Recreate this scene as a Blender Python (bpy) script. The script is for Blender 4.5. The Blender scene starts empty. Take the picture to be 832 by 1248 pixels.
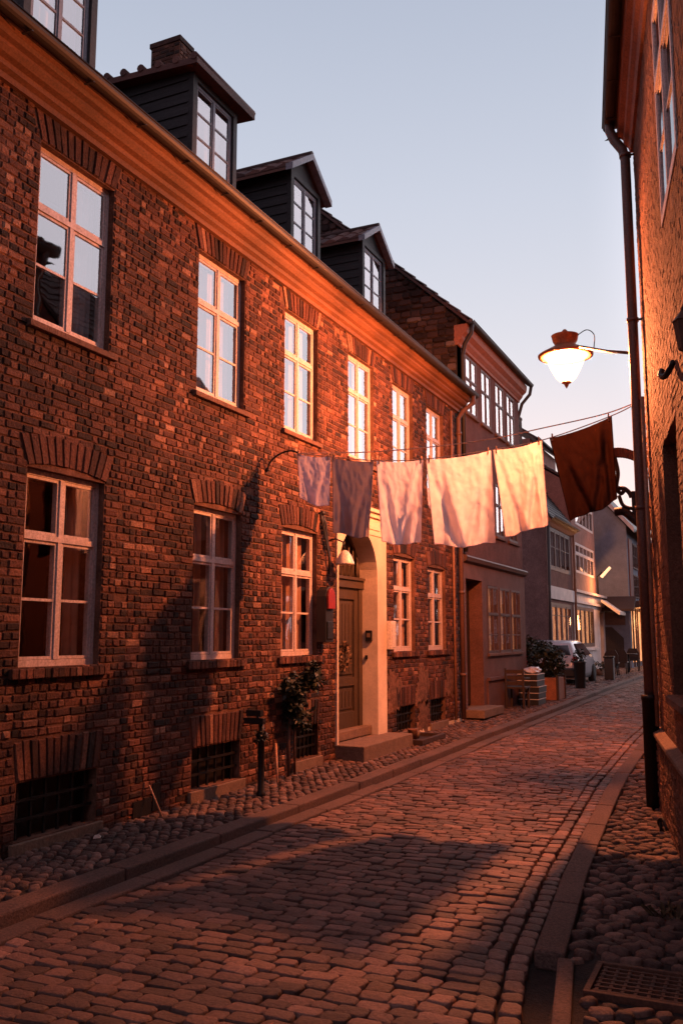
import bpy, bmesh, math, random
from mathutils import Vector as V
from mathutils import noise as mn
R = math.radians
rnd = random.Random(7)
sc = bpy.context.scene
COL = sc.collection

# ------------------------------------------------------------------ camera
PITCH, YAW = 7.8163, 24.8409
cam = bpy.data.cameras.new('camera'); co = bpy.data.objects.new('camera', cam); COL.objects.link(co)
co.location = (0, 0, 1.7); co.rotation_euler = (R(90 + PITCH), 0, R(YAW))
cam.sensor_fit = 'VERTICAL'; cam.sensor_height = 36; cam.lens = 36 * 1100 / 1248
cam.clip_start = .05; cam.clip_end = 3000
sc.camera = co
# ------------------------------------------------------------------ sky at dusk
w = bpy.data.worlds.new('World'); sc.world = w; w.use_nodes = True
nt = w.node_tree; nt.nodes.clear()
N = nt.nodes.new; Lk = nt.links.new
out = N('ShaderNodeOutputWorld')
sky = N('ShaderNodeTexSky'); sky.sky_type = 'NISHITA'; sky.sun_disc = False
sky.sun_elevation = R(1.5); sky.sun_rotation = R(-12); sky.air_density = 1.2; sky.dust_density = .6
b1 = N('ShaderNodeBackground'); b1.inputs['Strength'].default_value = .05
Lk(sky.outputs[0], b1.inputs['Color'])
tc = N('ShaderNodeTexCoord'); sp = N('ShaderNodeSeparateXYZ'); Lk(tc.outputs['Generated'], sp.inputs[0])
rp = N('ShaderNodeValToRGB'); Lk(sp.outputs['Z'], rp.inputs[0])
els = [(0, (.86, .74, .78)), (.16, (.82, .76, .84)), (.30, (.69, .71, .81)), (.45, (.59, .63, .75)), (.62, (.46, .51, .64)), (.8, (.18, .15, .20)), (1, (.10, .08, .11))]
cr = rp.color_ramp
while len(cr.elements) < len(els): cr.elements.new(.5)
for e, (p, c) in zip(cr.elements, els): e.position = p; e.color = (*c, 1)
mr = N('ShaderNodeMapRange'); mr.inputs['From Min'].default_value = -1; mr.inputs['From Max'].default_value = .4
mr.inputs['To Min'].default_value = .45; mr.inputs['To Max'].default_value = .95
Lk(sp.outputs['Y'], mr.inputs['Value'])
b2 = N('ShaderNodeBackground'); 
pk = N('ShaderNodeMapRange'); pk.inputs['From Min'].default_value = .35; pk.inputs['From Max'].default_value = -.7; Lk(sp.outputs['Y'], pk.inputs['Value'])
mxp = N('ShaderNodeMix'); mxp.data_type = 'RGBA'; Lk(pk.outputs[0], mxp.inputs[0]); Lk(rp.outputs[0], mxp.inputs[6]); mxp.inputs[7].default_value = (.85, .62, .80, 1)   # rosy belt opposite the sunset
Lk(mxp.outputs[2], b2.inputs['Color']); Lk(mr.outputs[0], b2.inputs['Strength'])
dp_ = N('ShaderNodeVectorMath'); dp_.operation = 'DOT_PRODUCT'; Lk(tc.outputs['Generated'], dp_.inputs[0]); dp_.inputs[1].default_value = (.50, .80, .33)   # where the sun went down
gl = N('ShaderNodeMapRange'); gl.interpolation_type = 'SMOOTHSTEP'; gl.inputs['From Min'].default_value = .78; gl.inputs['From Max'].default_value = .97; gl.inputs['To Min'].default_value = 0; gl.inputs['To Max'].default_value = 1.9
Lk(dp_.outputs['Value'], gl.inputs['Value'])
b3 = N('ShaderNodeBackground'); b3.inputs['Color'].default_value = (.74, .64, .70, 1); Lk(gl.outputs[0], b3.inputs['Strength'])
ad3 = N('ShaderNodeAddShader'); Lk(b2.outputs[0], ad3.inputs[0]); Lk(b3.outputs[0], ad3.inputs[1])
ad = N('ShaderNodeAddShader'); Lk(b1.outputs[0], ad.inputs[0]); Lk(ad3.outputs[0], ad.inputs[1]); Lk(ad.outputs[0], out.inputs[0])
# faint afterglow of the set sun
sl = bpy.data.lights.new('sun', 'SUN'); sl.energy = .12; sl.angle = R(25); sl.color = (1, .72, .66)
so = bpy.data.objects.new('sun', sl); COL.objects.link(so); so.rotation_euler = (R(78), 0, R(180 - 12))
vs = sc.view_settings; vs.view_transform = 'Standard'; vs.look = 'None'; vs.exposure = 0; vs.gamma = 1; vs.use_curve_mapping = False
sc.cycles.max_bounces = 6; sc.cycles.transparent_max_bounces = 12
sc.cycles.caustics_reflective = False; sc.cycles.caustics_refractive = False

# ------------------------------------------------------------------ materials
MATS = {}
def mat(name, col, rough=.7, ramp=None, rampsrc='noise', nscale=6, bump=.0, bscale=30, metal=0, spec=.5, streak=None, dirt=0, emis=None, estr=0, coat=0, det=6, mott=(.62, 1.3)):
    m = bpy.data.materials.new(name); m.use_nodes = True; t = m.node_tree; n = t.nodes; l = t.links
    b = n['Principled BSDF']; b.inputs['Roughness'].default_value = rough; b.inputs['Metallic'].default_value = metal
    b.inputs['Specular IOR Level'].default_value = spec
    b.inputs['Coat Weight'].default_value = coat
    tcn = n.new('ShaderNodeTexCoord')
    src = None
    if ramp:
        cr_ = n.new('ShaderNodeValToRGB'); c = cr_.color_ramp
        while len(c.elements) < len(ramp): c.elements.new(.5)
        for e, (p, cc) in zip(c.elements, ramp): e.position = p; e.color = (*cc, 1)
        if rampsrc == 'island':
            g = n.new('ShaderNodeNewGeometry'); l.new(g.outputs['Random Per Island'], cr_.inputs[0])
        else:
            z = n.new('ShaderNodeTexNoise'); z.inputs['Scale'].default_value = nscale; z.inputs['Detail'].default_value = det; z.inputs['Roughness'].default_value = .65
            if streak:
                mp = n.new('ShaderNodeMapping'); mp.inputs['Scale'].default_value = streak
                l.new(tcn.outputs['Object'], mp.inputs[0]); l.new(mp.outputs[0], z.inputs['Vector'])
            else: l.new(tcn.outputs['Object'], z.inputs['Vector'])
            l.new(z.outputs[0], cr_.inputs[0])
        src = cr_.outputs[0]
        # fine mottling over every base colour
        z2 = n.new('ShaderNodeTexNoise'); z2.inputs['Scale'].default_value = 45; z2.inputs['Detail'].default_value = 5; z2.inputs['Roughness'].default_value = .7
        l.new(tcn.outputs['Object'], z2.inputs['Vector'])
        mr2 = n.new('ShaderNodeMapRange'); mr2.inputs[1].default_value = .3; mr2.inputs[2].default_value = .7; mr2.inputs[3].default_value = mott[0]; mr2.inputs[4].default_value = mott[1]
        l.new(z2.outputs[0], mr2.inputs[0])
        mm = n.new('ShaderNodeMix'); mm.data_type = 'RGBA'; mm.blend_type = 'MULTIPLY'; mm.inputs[0].default_value = 1
        l.new(src, mm.inputs[6]); l.new(mr2.outputs[0], mm.inputs[7]); src = mm.outputs[2]
        if dirt:
            z3 = n.new('ShaderNodeTexNoise'); z3.inputs['Scale'].default_value = .9; z3.inputs['Detail'].default_value = 5
            l.new(tcn.outputs['Object'], z3.inputs['Vector'])
            mr3 = n.new('ShaderNodeMapRange'); mr3.inputs[1].default_value = .35; mr3.inputs[2].default_value = .65; mr3.inputs[3].default_value = 1 - dirt; mr3.inputs[4].default_value = 1.12
            l.new(z3.outputs[0], mr3.inputs[0])
            m3 = n.new('ShaderNodeMix'); m3.data_type = 'RGBA'; m3.blend_type = 'MULTIPLY'; m3.inputs[0].default_value = 1
            l.new(src, m3.inputs[6]); l.new(mr3.outputs[0], m3.inputs[7]); src = m3.outputs[2]
        l.new(src, b.inputs['Base Color'])
    else: b.inputs['Base Color'].default_value = (*col, 1)
    if bump:
        z = n.new('ShaderNodeTexNoise'); z.inputs['Scale'].default_value = bscale; z.inputs['Detail'].default_value = 8; z.inputs['Roughness'].default_value = .7
        if streak:
            mp = n.new('ShaderNodeMapping'); mp.inputs['Scale'].default_value = streak
            l.new(tcn.outputs['Object'], mp.inputs[0]); l.new(mp.outputs[0], z.inputs['Vector'])
        else: l.new(tcn.outputs['Object'], z.inputs['Vector'])
        bp = n.new('ShaderNodeBump'); bp.inputs['Strength'].default_value = min(1, bump); bp.inputs['Distance'].default_value = .02
        l.new(z.outputs[0], bp.inputs['Height']); l.new(bp.outputs[0], b.inputs['Normal'])
    if emis: b.inputs['Emission Color'].default_value = (*emis, 1); b.inputs['Emission Strength'].default_value = estr
    MATS[name] = m; return m
def smear(m, c, lo=.55, hi=.66, sc_=2.6, amt=.6):
    t = m.node_tree; b = t.nodes['Principled BSDF']; src = b.inputs['Base Color'].links[0].from_socket
    tcn = t.nodes.new('ShaderNodeTexCoord'); z = t.nodes.new('ShaderNodeTexNoise'); z.inputs['Scale'].default_value = sc_; z.inputs['Detail'].default_value = 9; z.inputs['Roughness'].default_value = .72; z.inputs['Distortion'].default_value = .4
    t.links.new(tcn.outputs['Object'], z.inputs['Vector'])
    q = t.nodes.new('ShaderNodeMapRange'); q.inputs[1].default_value = lo; q.inputs[2].default_value = hi; q.inputs[3].default_value = 0; q.inputs[4].default_value = amt; t.links.new(z.outputs[0], q.inputs[0])
    x = t.nodes.new('ShaderNodeMix'); x.data_type = 'RGBA'; t.links.new(q.outputs[0], x.inputs[0]); t.links.new(src, x.inputs[6]); x.inputs[7].default_value = (*c, 1); t.links.new(x.outputs[2], b.inputs['Base Color'])
def sh(c, a=.75, b=1.2, **k):      # ramp of one colour, lighter and darker patches
    return [(.3, tuple(x * a for x in c)), (.7, tuple(min(1, x * b) for x in c))]
mat('brick', 0, .85, [(0, (.020, .011, .009)), (.10, (.040, .018, .013)), (.30, (.070, .027, .018)), (.60, (.115, .042, .026)), (.84, (.18, .070, .042)), (.96, (.29, .13, .08)), (1, (.42, .23, .15))], 'island', bump=1, bscale=32, mott=(.45, 1.45), dirt=.5, spec=.3)
smear(MATS['brick'], (.17, .085, .055)); 
mat('mortar', 0, .95, sh((.19, .10, .07), .5, 1.3), bump=.8, bscale=60, spec=.2, dirt=.4)
mat('brick_right', 0, .85, [(0, (.15, .07, .045)), (.5, (.21, .095, .058)), (1, (.27, .135, .085))], 'island', bump=1, bscale=45, dirt=.4, spec=.25)
mat('mortar_right', 0, .95, sh((.20, .095, .06), .7, 1.2), bump=.9, bscale=50, spec=.2)
mat('plaster', 0, .85, sh((.72, .60, .46), .85, 1.1), mott=(.9, 1.1), nscale=3, bump=.2, bscale=25, dirt=.25, spec=.3)
mat('old_plaster', 0, .9, sh((.20, .105, .07), .45, 1.5), nscale=11, bump=.8, bscale=25, dirt=.4, spec=.2)
mat('ochre', 0, .75, sh((.21, .085, .040), .6, 1.2), nscale=5, bump=.3, bscale=12, streak=(1, .15, 3), dirt=.5)
mat('rust_paint', 0, .75, sh((.30, .11, .06), .8, 1.15), nscale=5, bump=.3, bscale=12)
mat('frame', 0, .55, sh((.60, .51, .49), .72, 1.12), nscale=14, bump=.25, bscale=50, streak=(1, 1, .2))
mat('frame_grey', 0, .55, sh((.20, .21, .25), .75, 1.15), nscale=14, bump=.2, bscale=50)
mat('frame_brown', 0, .6, sh((.10, .05, .035), .7, 1.2), nscale=14, bump=.2, bscale=50)
mat('sill', 0, .9, sh((.15, .075, .05), .6, 1.3), nscale=9, bump=.8, bscale=30)
mat('stone_sill', 0, .85, sh((.20, .13, .09), .7, 1.2), nscale=9, bump=.6, bscale=40)
mat('zinc', 0, .6, sh((.022, .018, .018), .8, 1.3), metal=0, nscale=6, bump=.1)
mat('pipe_paint', 0, .5, sh((.12, .06, .045), .7, 1.3), nscale=7, bump=.25, bscale=30, streak=(1, 1, .15))
mat('pipe_light', 0, .55, sh((.30, .15, .09), .7, 1.2), nscale=8, bump=.2)
mat('black_iron', 0, .5, sh((.012, .011, .011), .8, 1.4), metal=.4, nscale=20, bump=.3, bscale=60)
mat('rust_iron', 0, .7, sh((.09, .035, .02), .6, 1.4), nscale=25, bump=.5, bscale=60)
mat('tiles', 0, .75, [(0, (.05, .022, .018)), (.6, (.10, .042, .032)), (1, (.15, .065, .045))], 'island', bump=.5, bscale=30, dirt=.4)
mat('slate', 0, .6, [(0, (.018, .017, .02)), (1, (.045, .04, .045))], 'island', bump=.4, bscale=30)
mat('dormer_board', 0, .7, sh((.022, .025, .027), .7, 1.4), nscale=8, bump=.5, bscale=25, streak=(.3, .3, 3))
mat('rubble', 0, .95, [(0, (.025, .017, .016)), (.5, (.055, .034, .03)), (.85, (.085, .055, .048)), (1, (.16, .12, .11))], 'island', bump=1, bscale=18, dirt=.4, spec=.2)
mat('render_mauve', 0, .9, sh((.17, .078, .066), .75, 1.15), nscale=4, bump=.9, bscale=60, dirt=.25, spec=.2)
mat('render_lower', 0, .85, sh((.15, .07, .055), .75, 1.15), nscale=4, bump=.4, bscale=30, dirt=.25)
mat('render_grey', 0, .95, sh((.15, .12, .125), .75, 1.15), nscale=5, bump=.9, bscale=50, dirt=.2, spec=.2)
mat('render_blue', 0, .95, sh((.22, .235, .28), .85, 1.1), nscale=5, bump=.6, bscale=50, dirt=.2, spec=.2)
mat('render_pink', 0, .9, sh((.30, .14, .11), .8, 1.15), nscale=4, bump=.5, bscale=40, dirt=.25)
mat('white_paint', mott=(.9, 1.1), col=0, rough=.75, ramp=sh((.58, .50, .47), .82, 1.1), nscale=3, bump=.3, bscale=30, dirt=.2)
# .75, sh((.58, .50, .47), .82, 1.1), nscale=3, bump=.3, bscale=30, dirt=.2)
mat('granite', 0, .8, [(.3, (.07, .042, .035)), (.5, (.13, .078, .064)), (.75, (.20, .125, .10))], nscale=60, bump=.7, bscale=70, dirt=.3)
mat('sett', 0, .62, [(0, (.075, .040, .033)), (.35, (.14, .074, .058)), (.75, (.21, .108, .083)), (1, (.31, .17, .13))], 'island', bump=.8, bscale=38, dirt=.4)
smear(MATS['sett'], (.07, .042, .034), .52, .66, 1.7, .55)
mat('cobble', 0, .7, [(0, (.05, .029, .025)), (.4, (.12, .066, .053)), (.8, (.18, .10, .078)), (1, (.28, .17, .13))], 'island', bump=.9, bscale=40, dirt=.35)
mat('soil', 0, .95, sh((.028, .020, .017), .6, 1.5), nscale=14, bump=1, bscale=50)
mat('oak_door', 0, .55, sh((.062, .042, .026), .7, 1.2), nscale=10, bump=.3, bscale=22, streak=(3, 3, .25))
mat('brown_door', 0, .6, sh((.028, .016, .012), .7, 1.3), nscale=10, bump=.3, bscale=22, streak=(3, 3, .25))
mat('wood', 0, .7, sh((.045, .022, .014), .7, 1.3), nscale=9, bump=.4, bscale=20, streak=(1, 4, 4))
mat('planter_wood', 0, .7, sh((.32, .12, .055), .75, 1.2), nscale=9, bump=.4, bscale=20)
mat('pale_wood', 0, .7, sh((.55, .30, .18), .75, 1.1), nscale=9, bump=.3, bscale=20)
mat('leaf', 0, .6, [(0, (.006, .010, .005)), (.6, (.014, .022, .009)), (1, (.03, .042, .018))], 'island')
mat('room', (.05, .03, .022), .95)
mat('rope', 0, .9, sh((.75, .5, .36), .85, 1.1), nscale=90, bump=.5, bscale=300)
mat('cable', (.012, .01, .01), .6)
mat('red_enamel', 0, .45, sh((.22, .016, .012), .85, 1.1), nscale=9)
mat('white_enamel', 0, .4, sh((.62, .56, .50), .9, 1.06), nscale=9)
mat('plastic_black', (.012, .012, .013), .45)
mat('car_paint', 0, .28, sh((.42, .42, .46), .95, 1.04), nscale=2, coat=.6)
mat('car_glass', (.02, .022, .026), .06, spec=.9)
mat('rubber', (.012, .012, .012), .85)
mat('lens_red', (.45, .02, .03), .2, coat=.5)
mat('lamp_hat', 0, .5, sh((.30, .12, .05), .75, 1.2), nscale=15, metal=.35, bump=.2)  # orange glow around the lantern is put into the hat's base colour
mat('fabric_awning', 0, .85, sh((.62, .55, .50), .9, 1.06), nscale=9)
mat('fabric_dark', 0, .9, sh((.045, .03, .03), .9, 1.06), nscale=9)
mat('red_panel', 0, .6, sh((.17, .06, .045), .8, 1.1), nscale=9)
mat('terracotta', 0, .8, sh((.20, .085, .05), .8, 1.1), nscale=9)
mat('wreath', 0, .8, [(0, (.12, .07, .04)), (1, (.26, .17, .11))], 'island')
mat('weed', 0, .8, [(0, (.05, .03, .015)), (1, (.12, .08, .04))], 'island')
def emis(name, c, s):
    m = bpy.data.materials.new(name); m.use_nodes = True; b = m.node_tree.nodes['Principled BSDF']
    b.inputs['Base Color'].default_value = (*[min(1, x * .6) for x in c], 1); b.inputs['Emission Color'].default_value = (*c, 1); b.inputs['Emission Strength'].default_value = s
    MATS[name] = m; return m
emis('bulb', (1, .72, .42), 40)
emis('lit_shade', (1, .62, .36), 1.2)
def glow_win(name, lo, hi, s):       # patchy warm emission
    m = bpy.data.materials.new(name); m.use_nodes = True; t = m.node_tree; b = t.nodes['Principled BSDF']
    tcn = t.nodes.new('ShaderNodeTexCoord'); mp = t.nodes.new('ShaderNodeMapping'); mp.inputs['Scale'].default_value = (2, 3.2, 1.8)
    z = t.nodes.new('ShaderNodeTexNoise'); z.inputs['Scale'].default_value = 2.2; z.inputs['Detail'].default_value = 5
    c = t.nodes.new('ShaderNodeValToRGB'); c.color_ramp.elements[0].position = .35; c.color_ramp.elements[0].color = (*lo, 1)
    c.color_ramp.elements[1].position = .65; c.color_ramp.elements[1].color = (*hi, 1)
    t.links.new(tcn.outputs['Object'], mp.inputs[0]); t.links.new(mp.outputs[0], z.inputs['Vector']); t.links.new(z.outputs[0], c.inputs[0])
    t.links.new(c.outputs[0], b.inputs['Emission Color']); b.inputs['Emission Strength'].default_value = s
    b.inputs['Base Color'].default_value = (.4, .2, .1, 1); MATS[name] = m
glow_win('brick_reflection', (.30, .07, .025), (.95, .36, .14), 1.3)  # slate house panes: orange brick mirrored from opposite, painted as emission
glow_win('shop_glow_reflection', (.5, .14, .05), (1, .45, .18), 1.5)  # gabled house: real shop light; shop house: painted reflection of orange brick
glow_win('lit_dim', (.04, .014, .009), (.60, .20, .08), 1.0)
def glass(name, ior, tint=(1, 1, 1), maxf=.8):
    m = bpy.data.materials.new(name); m.use_nodes = True; t = m.node_tree; t.nodes.clear()
    o = t.nodes.new('ShaderNodeOutputMaterial'); mx = t.nodes.new('ShaderNodeMixShader'); tr = t.nodes.new('ShaderNodeBsdfTransparent'); g = t.nodes.new('ShaderNodeBsdfGlossy')
    tr.inputs[0].default_value = (*tint, 1); g.inputs['Roughness'].default_value = .02
    lw_ = t.nodes.new('ShaderNodeLayerWeight'); lw_.inputs['Blend'].default_value = .5
    pw_ = t.nodes.new('ShaderNodeMath'); pw_.operation = 'POWER'; pw_.inputs[1].default_value = 3.2; t.links.new(lw_.outputs['Facing'], pw_.inputs[0])
    f = t.nodes.new('ShaderNodeMapRange'); f.inputs['To Min'].default_value = ior; f.inputs['To Max'].default_value = .92; t.links.new(pw_.outputs[0], f.inputs['Value'])
    z = t.nodes.new('ShaderNodeTexNoise'); z.inputs['Scale'].default_value = 2.2; z.inputs['Detail'].default_value = 1.5
    tcn = t.nodes.new('ShaderNodeTexCoord'); t.links.new(tcn.outputs['Object'], z.inputs['Vector'])
    bp = t.nodes.new('ShaderNodeBump'); bp.inputs['Strength'].default_value = .3; bp.inputs['Distance'].default_value = .008
    t.links.new(z.outputs[0], bp.inputs['Height']); t.links.new(bp.outputs[0], g.inputs['Normal'])
    t.links.new(f.outputs[0], mx.inputs[0]); t.links.new(tr.outputs[0], mx.inputs[1]); t.links.new(g.outputs[0], mx.inputs[2]); t.links.new(mx.outputs[0], o.inputs[0])
    MATS[name] = m
glass('glass', .27, (.85, .86, .86)); glass('glass_low', .09, (.9, .88, .86)); glass('glass_clear', .03, (.95, .95, .95))
def cloth_mat(name, c, tr=.45, fine=260):
    m = bpy.data.materials.new(name); m.use_nodes = True; t = m.node_tree; t.nodes.clear()
    o = t.nodes.new('ShaderNodeOutputMaterial'); mx = t.nodes.new('ShaderNodeMixShader'); d = t.nodes.new('ShaderNodeBsdfDiffuse'); q = t.nodes.new('ShaderNodeBsdfTranslucent')
    z = t.nodes.new('ShaderNodeTexNoise'); z.inputs['Scale'].default_value = fine; z.inputs['Detail'].default_value = 3
    z2 = t.nodes.new('ShaderNodeTexNoise'); z2.inputs['Scale'].default_value = 9; z2.inputs['Detail'].default_value = 5
    tcn = t.nodes.new('ShaderNodeTexCoord'); t.links.new(tcn.outputs['Object'], z.inputs['Vector']); t.links.new(tcn.outputs['Object'], z2.inputs['Vector'])
    c1 = t.nodes.new('ShaderNodeValToRGB'); c1.color_ramp.elements[0].position = .3; c1.color_ramp.elements[0].color = (*[x * .82 for x in c], 1)
    c1.color_ramp.elements[1].position = .7; c1.color_ramp.elements[1].color = (*c, 1)
    t.links.new(z2.outputs[0], c1.inputs[0])
    bp = t.nodes.new('ShaderNodeBump'); bp.inputs['Strength'].default_value = .5; bp.inputs['Distance'].default_value = .004
    bp2 = t.nodes.new('ShaderNodeBump'); bp2.inputs['Strength'].default_value = .6; bp2.inputs['Distance'].default_value = .02
    t.links.new(z.outputs[0], bp.inputs['Height']); t.links.new(z2.outputs[0], bp2.inputs['Height']); t.links.new(bp2.outputs[0], bp.inputs['Normal'])
    for s in (d, q): t.links.new(c1.outputs[0], s.inputs[0]); t.links.new(bp.outputs[0], s.inputs['Normal'])
    mx.inputs[0].default_value = tr; t.links.new(d.outputs[0], mx.inputs[1]); t.links.new(q.outputs[0], mx.inputs[2]); t.links.new(mx.outputs[0], o.inputs[0])
    MATS[name] = m
cloth_mat('curtain', (.62, .60, .64), .12)
cloth_mat('curtain_warm', (.62, .38, .28), .15)
cloth_mat('linen_lilac', (.72, .64, .78), .22)
cloth_mat('linen_plum', (.40, .33, .37), .12)
cloth_mat('linen_white', (.86, .82, .93), .36)
cloth_mat('linen_pink', (.86, .82, .90), .44)
cloth_mat('linen_cream', (.88, .80, .82), .42)
cloth_mat('linen_brown', (.035, .014, .010), .18)
# lantern glass glows with the lamp inside it, and lets its light through
m = bpy.data.materials.new('lantern_glass'); m.use_nodes = True; t = m.node_tree; t.nodes.clear()
o_ = t.nodes.new('ShaderNodeOutputMaterial'); a_ = t.nodes.new('ShaderNodeAddShader'); tr_ = t.nodes.new('ShaderNodeBsdfTransparent'); e_ = t.nodes.new('ShaderNodeEmission')
tr_.inputs[0].default_value = (.9, .85, .8, 1); e_.inputs[0].default_value = (1, .60, .27, 1); e_.inputs[1].default_value = 1.5
t.links.new(tr_.outputs[0], a_.inputs[0]); t.links.new(e_.outputs[0], a_.inputs[1]); t.links.new(a_.outputs[0], o_.inputs[0]); MATS['lantern_glass'] = m

# ------------------------------------------------------------------ mesh helpers
WL = {}
def tag(o, label=None, cat=None, group=None, kind=None):
    if label: o['label'] = label
    if cat: o['category'] = cat
    if group: o['group'] = group
    if kind: o['kind'] = kind
    return o
def thing(name, label, cat, loc=(0, 0, 0), group=None):
    o = bpy.data.objects.new(name, None); COL.objects.link(o); o.location = loc; o.empty_display_size = .2
    WL[o.name] = V(loc); return tag(o, label, cat, group)
class Fr:
    def __init__(s, o, u, n): s.o = V(o); s.u = V(u); s.n = V(n)
    def __call__(s, u, v, d=0): return s.o + s.u * u + s.n * d + V((0, 0, v))
WORLD = Fr((0, 0, 0), (0, 1, 0), (1, 0, 0))
class MB:
    def __init__(s): s.v = []; s.f = []; s.m = []; s.sm = []
    def add(s, vs, fs, mi=0, sm=False):
        k = len(s.v); s.v += [V(p) for p in vs]; s.f += [tuple(i + k for i in f) for f in fs]; s.m += [mi] * len(fs); s.sm += [sm] * len(fs); return s
    def hexa(s, p, mi=0): return s.add(p, [(0, 3, 2, 1), (4, 5, 6, 7), (0, 1, 5, 4), (1, 2, 6, 5), (2, 3, 7, 6), (3, 0, 4, 7)], mi)
    def box(s, a, b, mi=0):
        x0, y0, z0 = a; x1, y1, z1 = b
        return s.hexa([(x0, y0, z0), (x1, y0, z0), (x1, y1, z0), (x0, y1, z0), (x0, y0, z1), (x1, y0, z1), (x1, y1, z1), (x0, y1, z1)], mi)
    def fbox(s, F, u0, u1, v0, v1, d0, d1, mi=0):
        return s.hexa([F(u0, v0, d0), F(u1, v0, d0), F(u1, v0, d1), F(u0, v0, d1), F(u0, v1, d0), F(u1, v1, d0), F(u1, v1, d1), F(u0, v1, d1)], mi)
    def quad(s, a, b, c, d, mi=0): return s.add([a, b, c, d], [(0, 1, 2, 3)], mi)
    def prism(s, prof, fn, mi=0):       # prof: 2D loop, fn(p, 0|1) -> 3D
        n = len(prof); vs = [fn(p, 0) for p in prof] + [fn(p, 1) for p in prof]
        fs = [tuple(range(n))[::-1], tuple(range(n, 2 * n))] + [(i, (i + 1) % n, n + (i + 1) % n, n + i) for i in range(n)]
        return s.add(vs, fs, mi)
    def tube(s, pts, r, n=10, mi=0, cap=True):
        pts = [V(p) for p in pts]; rs = r if isinstance(r, (list, tuple)) else [r] * len(pts); k = len(s.v); vs = []
        up = None
        for i, p in enumerate(pts):
            t = (pts[min(i + 1, len(pts) - 1)] - pts[max(i - 1, 0)]).normalized()
            if up is None: up = V((0, 0, 1)) if abs(t.z) < .9 else V((1, 0, 0))
            a = t.cross(up).normalized(); b = a.cross(t).normalized(); up = b
            vs += [p + (a * math.cos(2 * math.pi * j / n) + b * math.sin(2 * math.pi * j / n)) * rs[i] for j in range(n)]
        fs = [(i * n + j, i * n + (j + 1) % n, (i + 1) * n + (j + 1) % n, (i + 1) * n + j) for i in range(len(pts) - 1) for j in range(n)]
        s.add(vs, fs, mi, True)
        if cap: s.f += [tuple(k + j for j in range(n))[::-1], tuple(k + (len(pts) - 1) * n + j for j in range(n))]; s.m += [mi, mi]; s.sm += [False, False]
        return s
    def lathe(s, prof, c, n=24, mi=0, sx=1, sm=True):
        c = V(c); vs = [c + V((r * math.cos(2 * math.pi * j / n) * sx, r * math.sin(2 * math.pi * j / n), z)) for r, z in prof for j in range(n)]
        fs = [(i * n + j, i * n + (j + 1) % n, (i + 1) * n + (j + 1) % n, (i + 1) * n + j) for i in range(len(prof) - 1) for j in range(n)]
        fs += [tuple(range(n))[::-1], tuple((len(prof) - 1) * n + j for j in range(n))]
        s.add(vs, fs, mi, sm); s.sm[-1] = s.sm[-2] = False; return s
    def build(s, name, mats, parent=None, recalc=True, bevel=0, origin=None):
        if isinstance(mats, str): mats = [mats]
        xs = [p.x for p in s.v]; ys = [p.y for p in s.v]; zs = [p.z for p in s.v]
        og = V(origin) if origin is not None else V(((min(xs) + max(xs)) / 2, (min(ys) + max(ys)) / 2, min(zs)))
        me = bpy.data.meshes.new(name); me.from_pydata([p - og for p in s.v], [], s.f)
        for mn_ in mats: me.materials.append(MATS[mn_])
        me.polygons.foreach_set('material_index', s.m); me.polygons.foreach_set('use_smooth', s.sm); me.update()
        if recalc:
            bm = bmesh.new(); bm.from_mesh(me); bmesh.ops.recalc_face_normals(bm, faces=bm.faces); bm.to_mesh(me); bm.free()
        o = bpy.data.objects.new(name, me); COL.objects.link(o)
        if parent is not None: o.parent = parent; o.location = og - WL[parent.name]
        else: o.location = og
        WL[o.name] = og
        if bevel:
            b = o.modifiers.new('bevel', 'BEVEL'); b.width = bevel; b.segments = 2; b.limit_method = 'ANGLE'
        return o
def copy_tree(o, loc=None, label=None, parent=None):
    c = o.copy(); COL.objects.link(c)
    if parent is not None: c.parent = parent
    if loc is not None: c.location = loc
    if label: c['label'] = label
    for ch in list(o.children): copy_tree(ch, None, None, c)
    return c
def spline(pts, n=10):
    pts = [V(p) for p in pts]; P = [pts[0] * 2 - pts[1]] + pts + [pts[-1] * 2 - pts[-2]]; o = []
    for i in range(1, len(P) - 2):
        for k in range(n):
            t = k / n; a, b, c, d = P[i - 1:i + 3]; o.append(.5 * ((2 * b) + (c - a) * t + (2 * a - 5 * b + 4 * c - d) * t * t + (3 * b - a - 3 * c + d) * t ** 3))
    return o + [pts[-1]]
def g(y): return .0075 * min(max(0, y - 9), 21)

# ------------------------------------------------------------------ walls
def shell(mb, F, u0, u1, v0, v1, holes, mi=0, rev=.14, rmi=None):
    holes = [(max(h[0], u0), min(h[1], u1), max(h[2], v0), min(h[3], v1), *h[4:]) for h in holes if h[1] > u0 and h[0] < u1 and h[3] > v0 and h[2] < v1]
    us = sorted({u0, u1, *[h[0] for h in holes], *[h[1] for h in holes]}); vs = sorted({v0, v1, *[h[2] for h in holes], *[h[3] for h in holes]})
    for a, b in zip(us, us[1:]):
        for c, d in zip(vs, vs[1:]):
            mu, mv = (a + b) / 2, (c + d) / 2
            if any(h[0] < mu < h[1] and h[2] < mv < h[3] for h in holes): continue
            mb.quad(F(a, c), F(b, c), F(b, d), F(a, d), mi)
    rmi = mi if rmi is None else rmi
    for h in holes:
        a, b, c, d = h[:4]; r = h[4] if len(h) > 4 else rev
        mb.quad(F(a, c), F(a, d), F(a, d, -r), F(a, c, -r), rmi); mb.quad(F(b, c), F(b, c, -r), F(b, d, -r), F(b, d), rmi)
        mb.quad(F(a, d), F(b, d), F(b, d, -r), F(a, d, -r), rmi); mb.quad(F(a, c), F(a, c, -r), F(b, c, -r), F(b, c), rmi)
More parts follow.
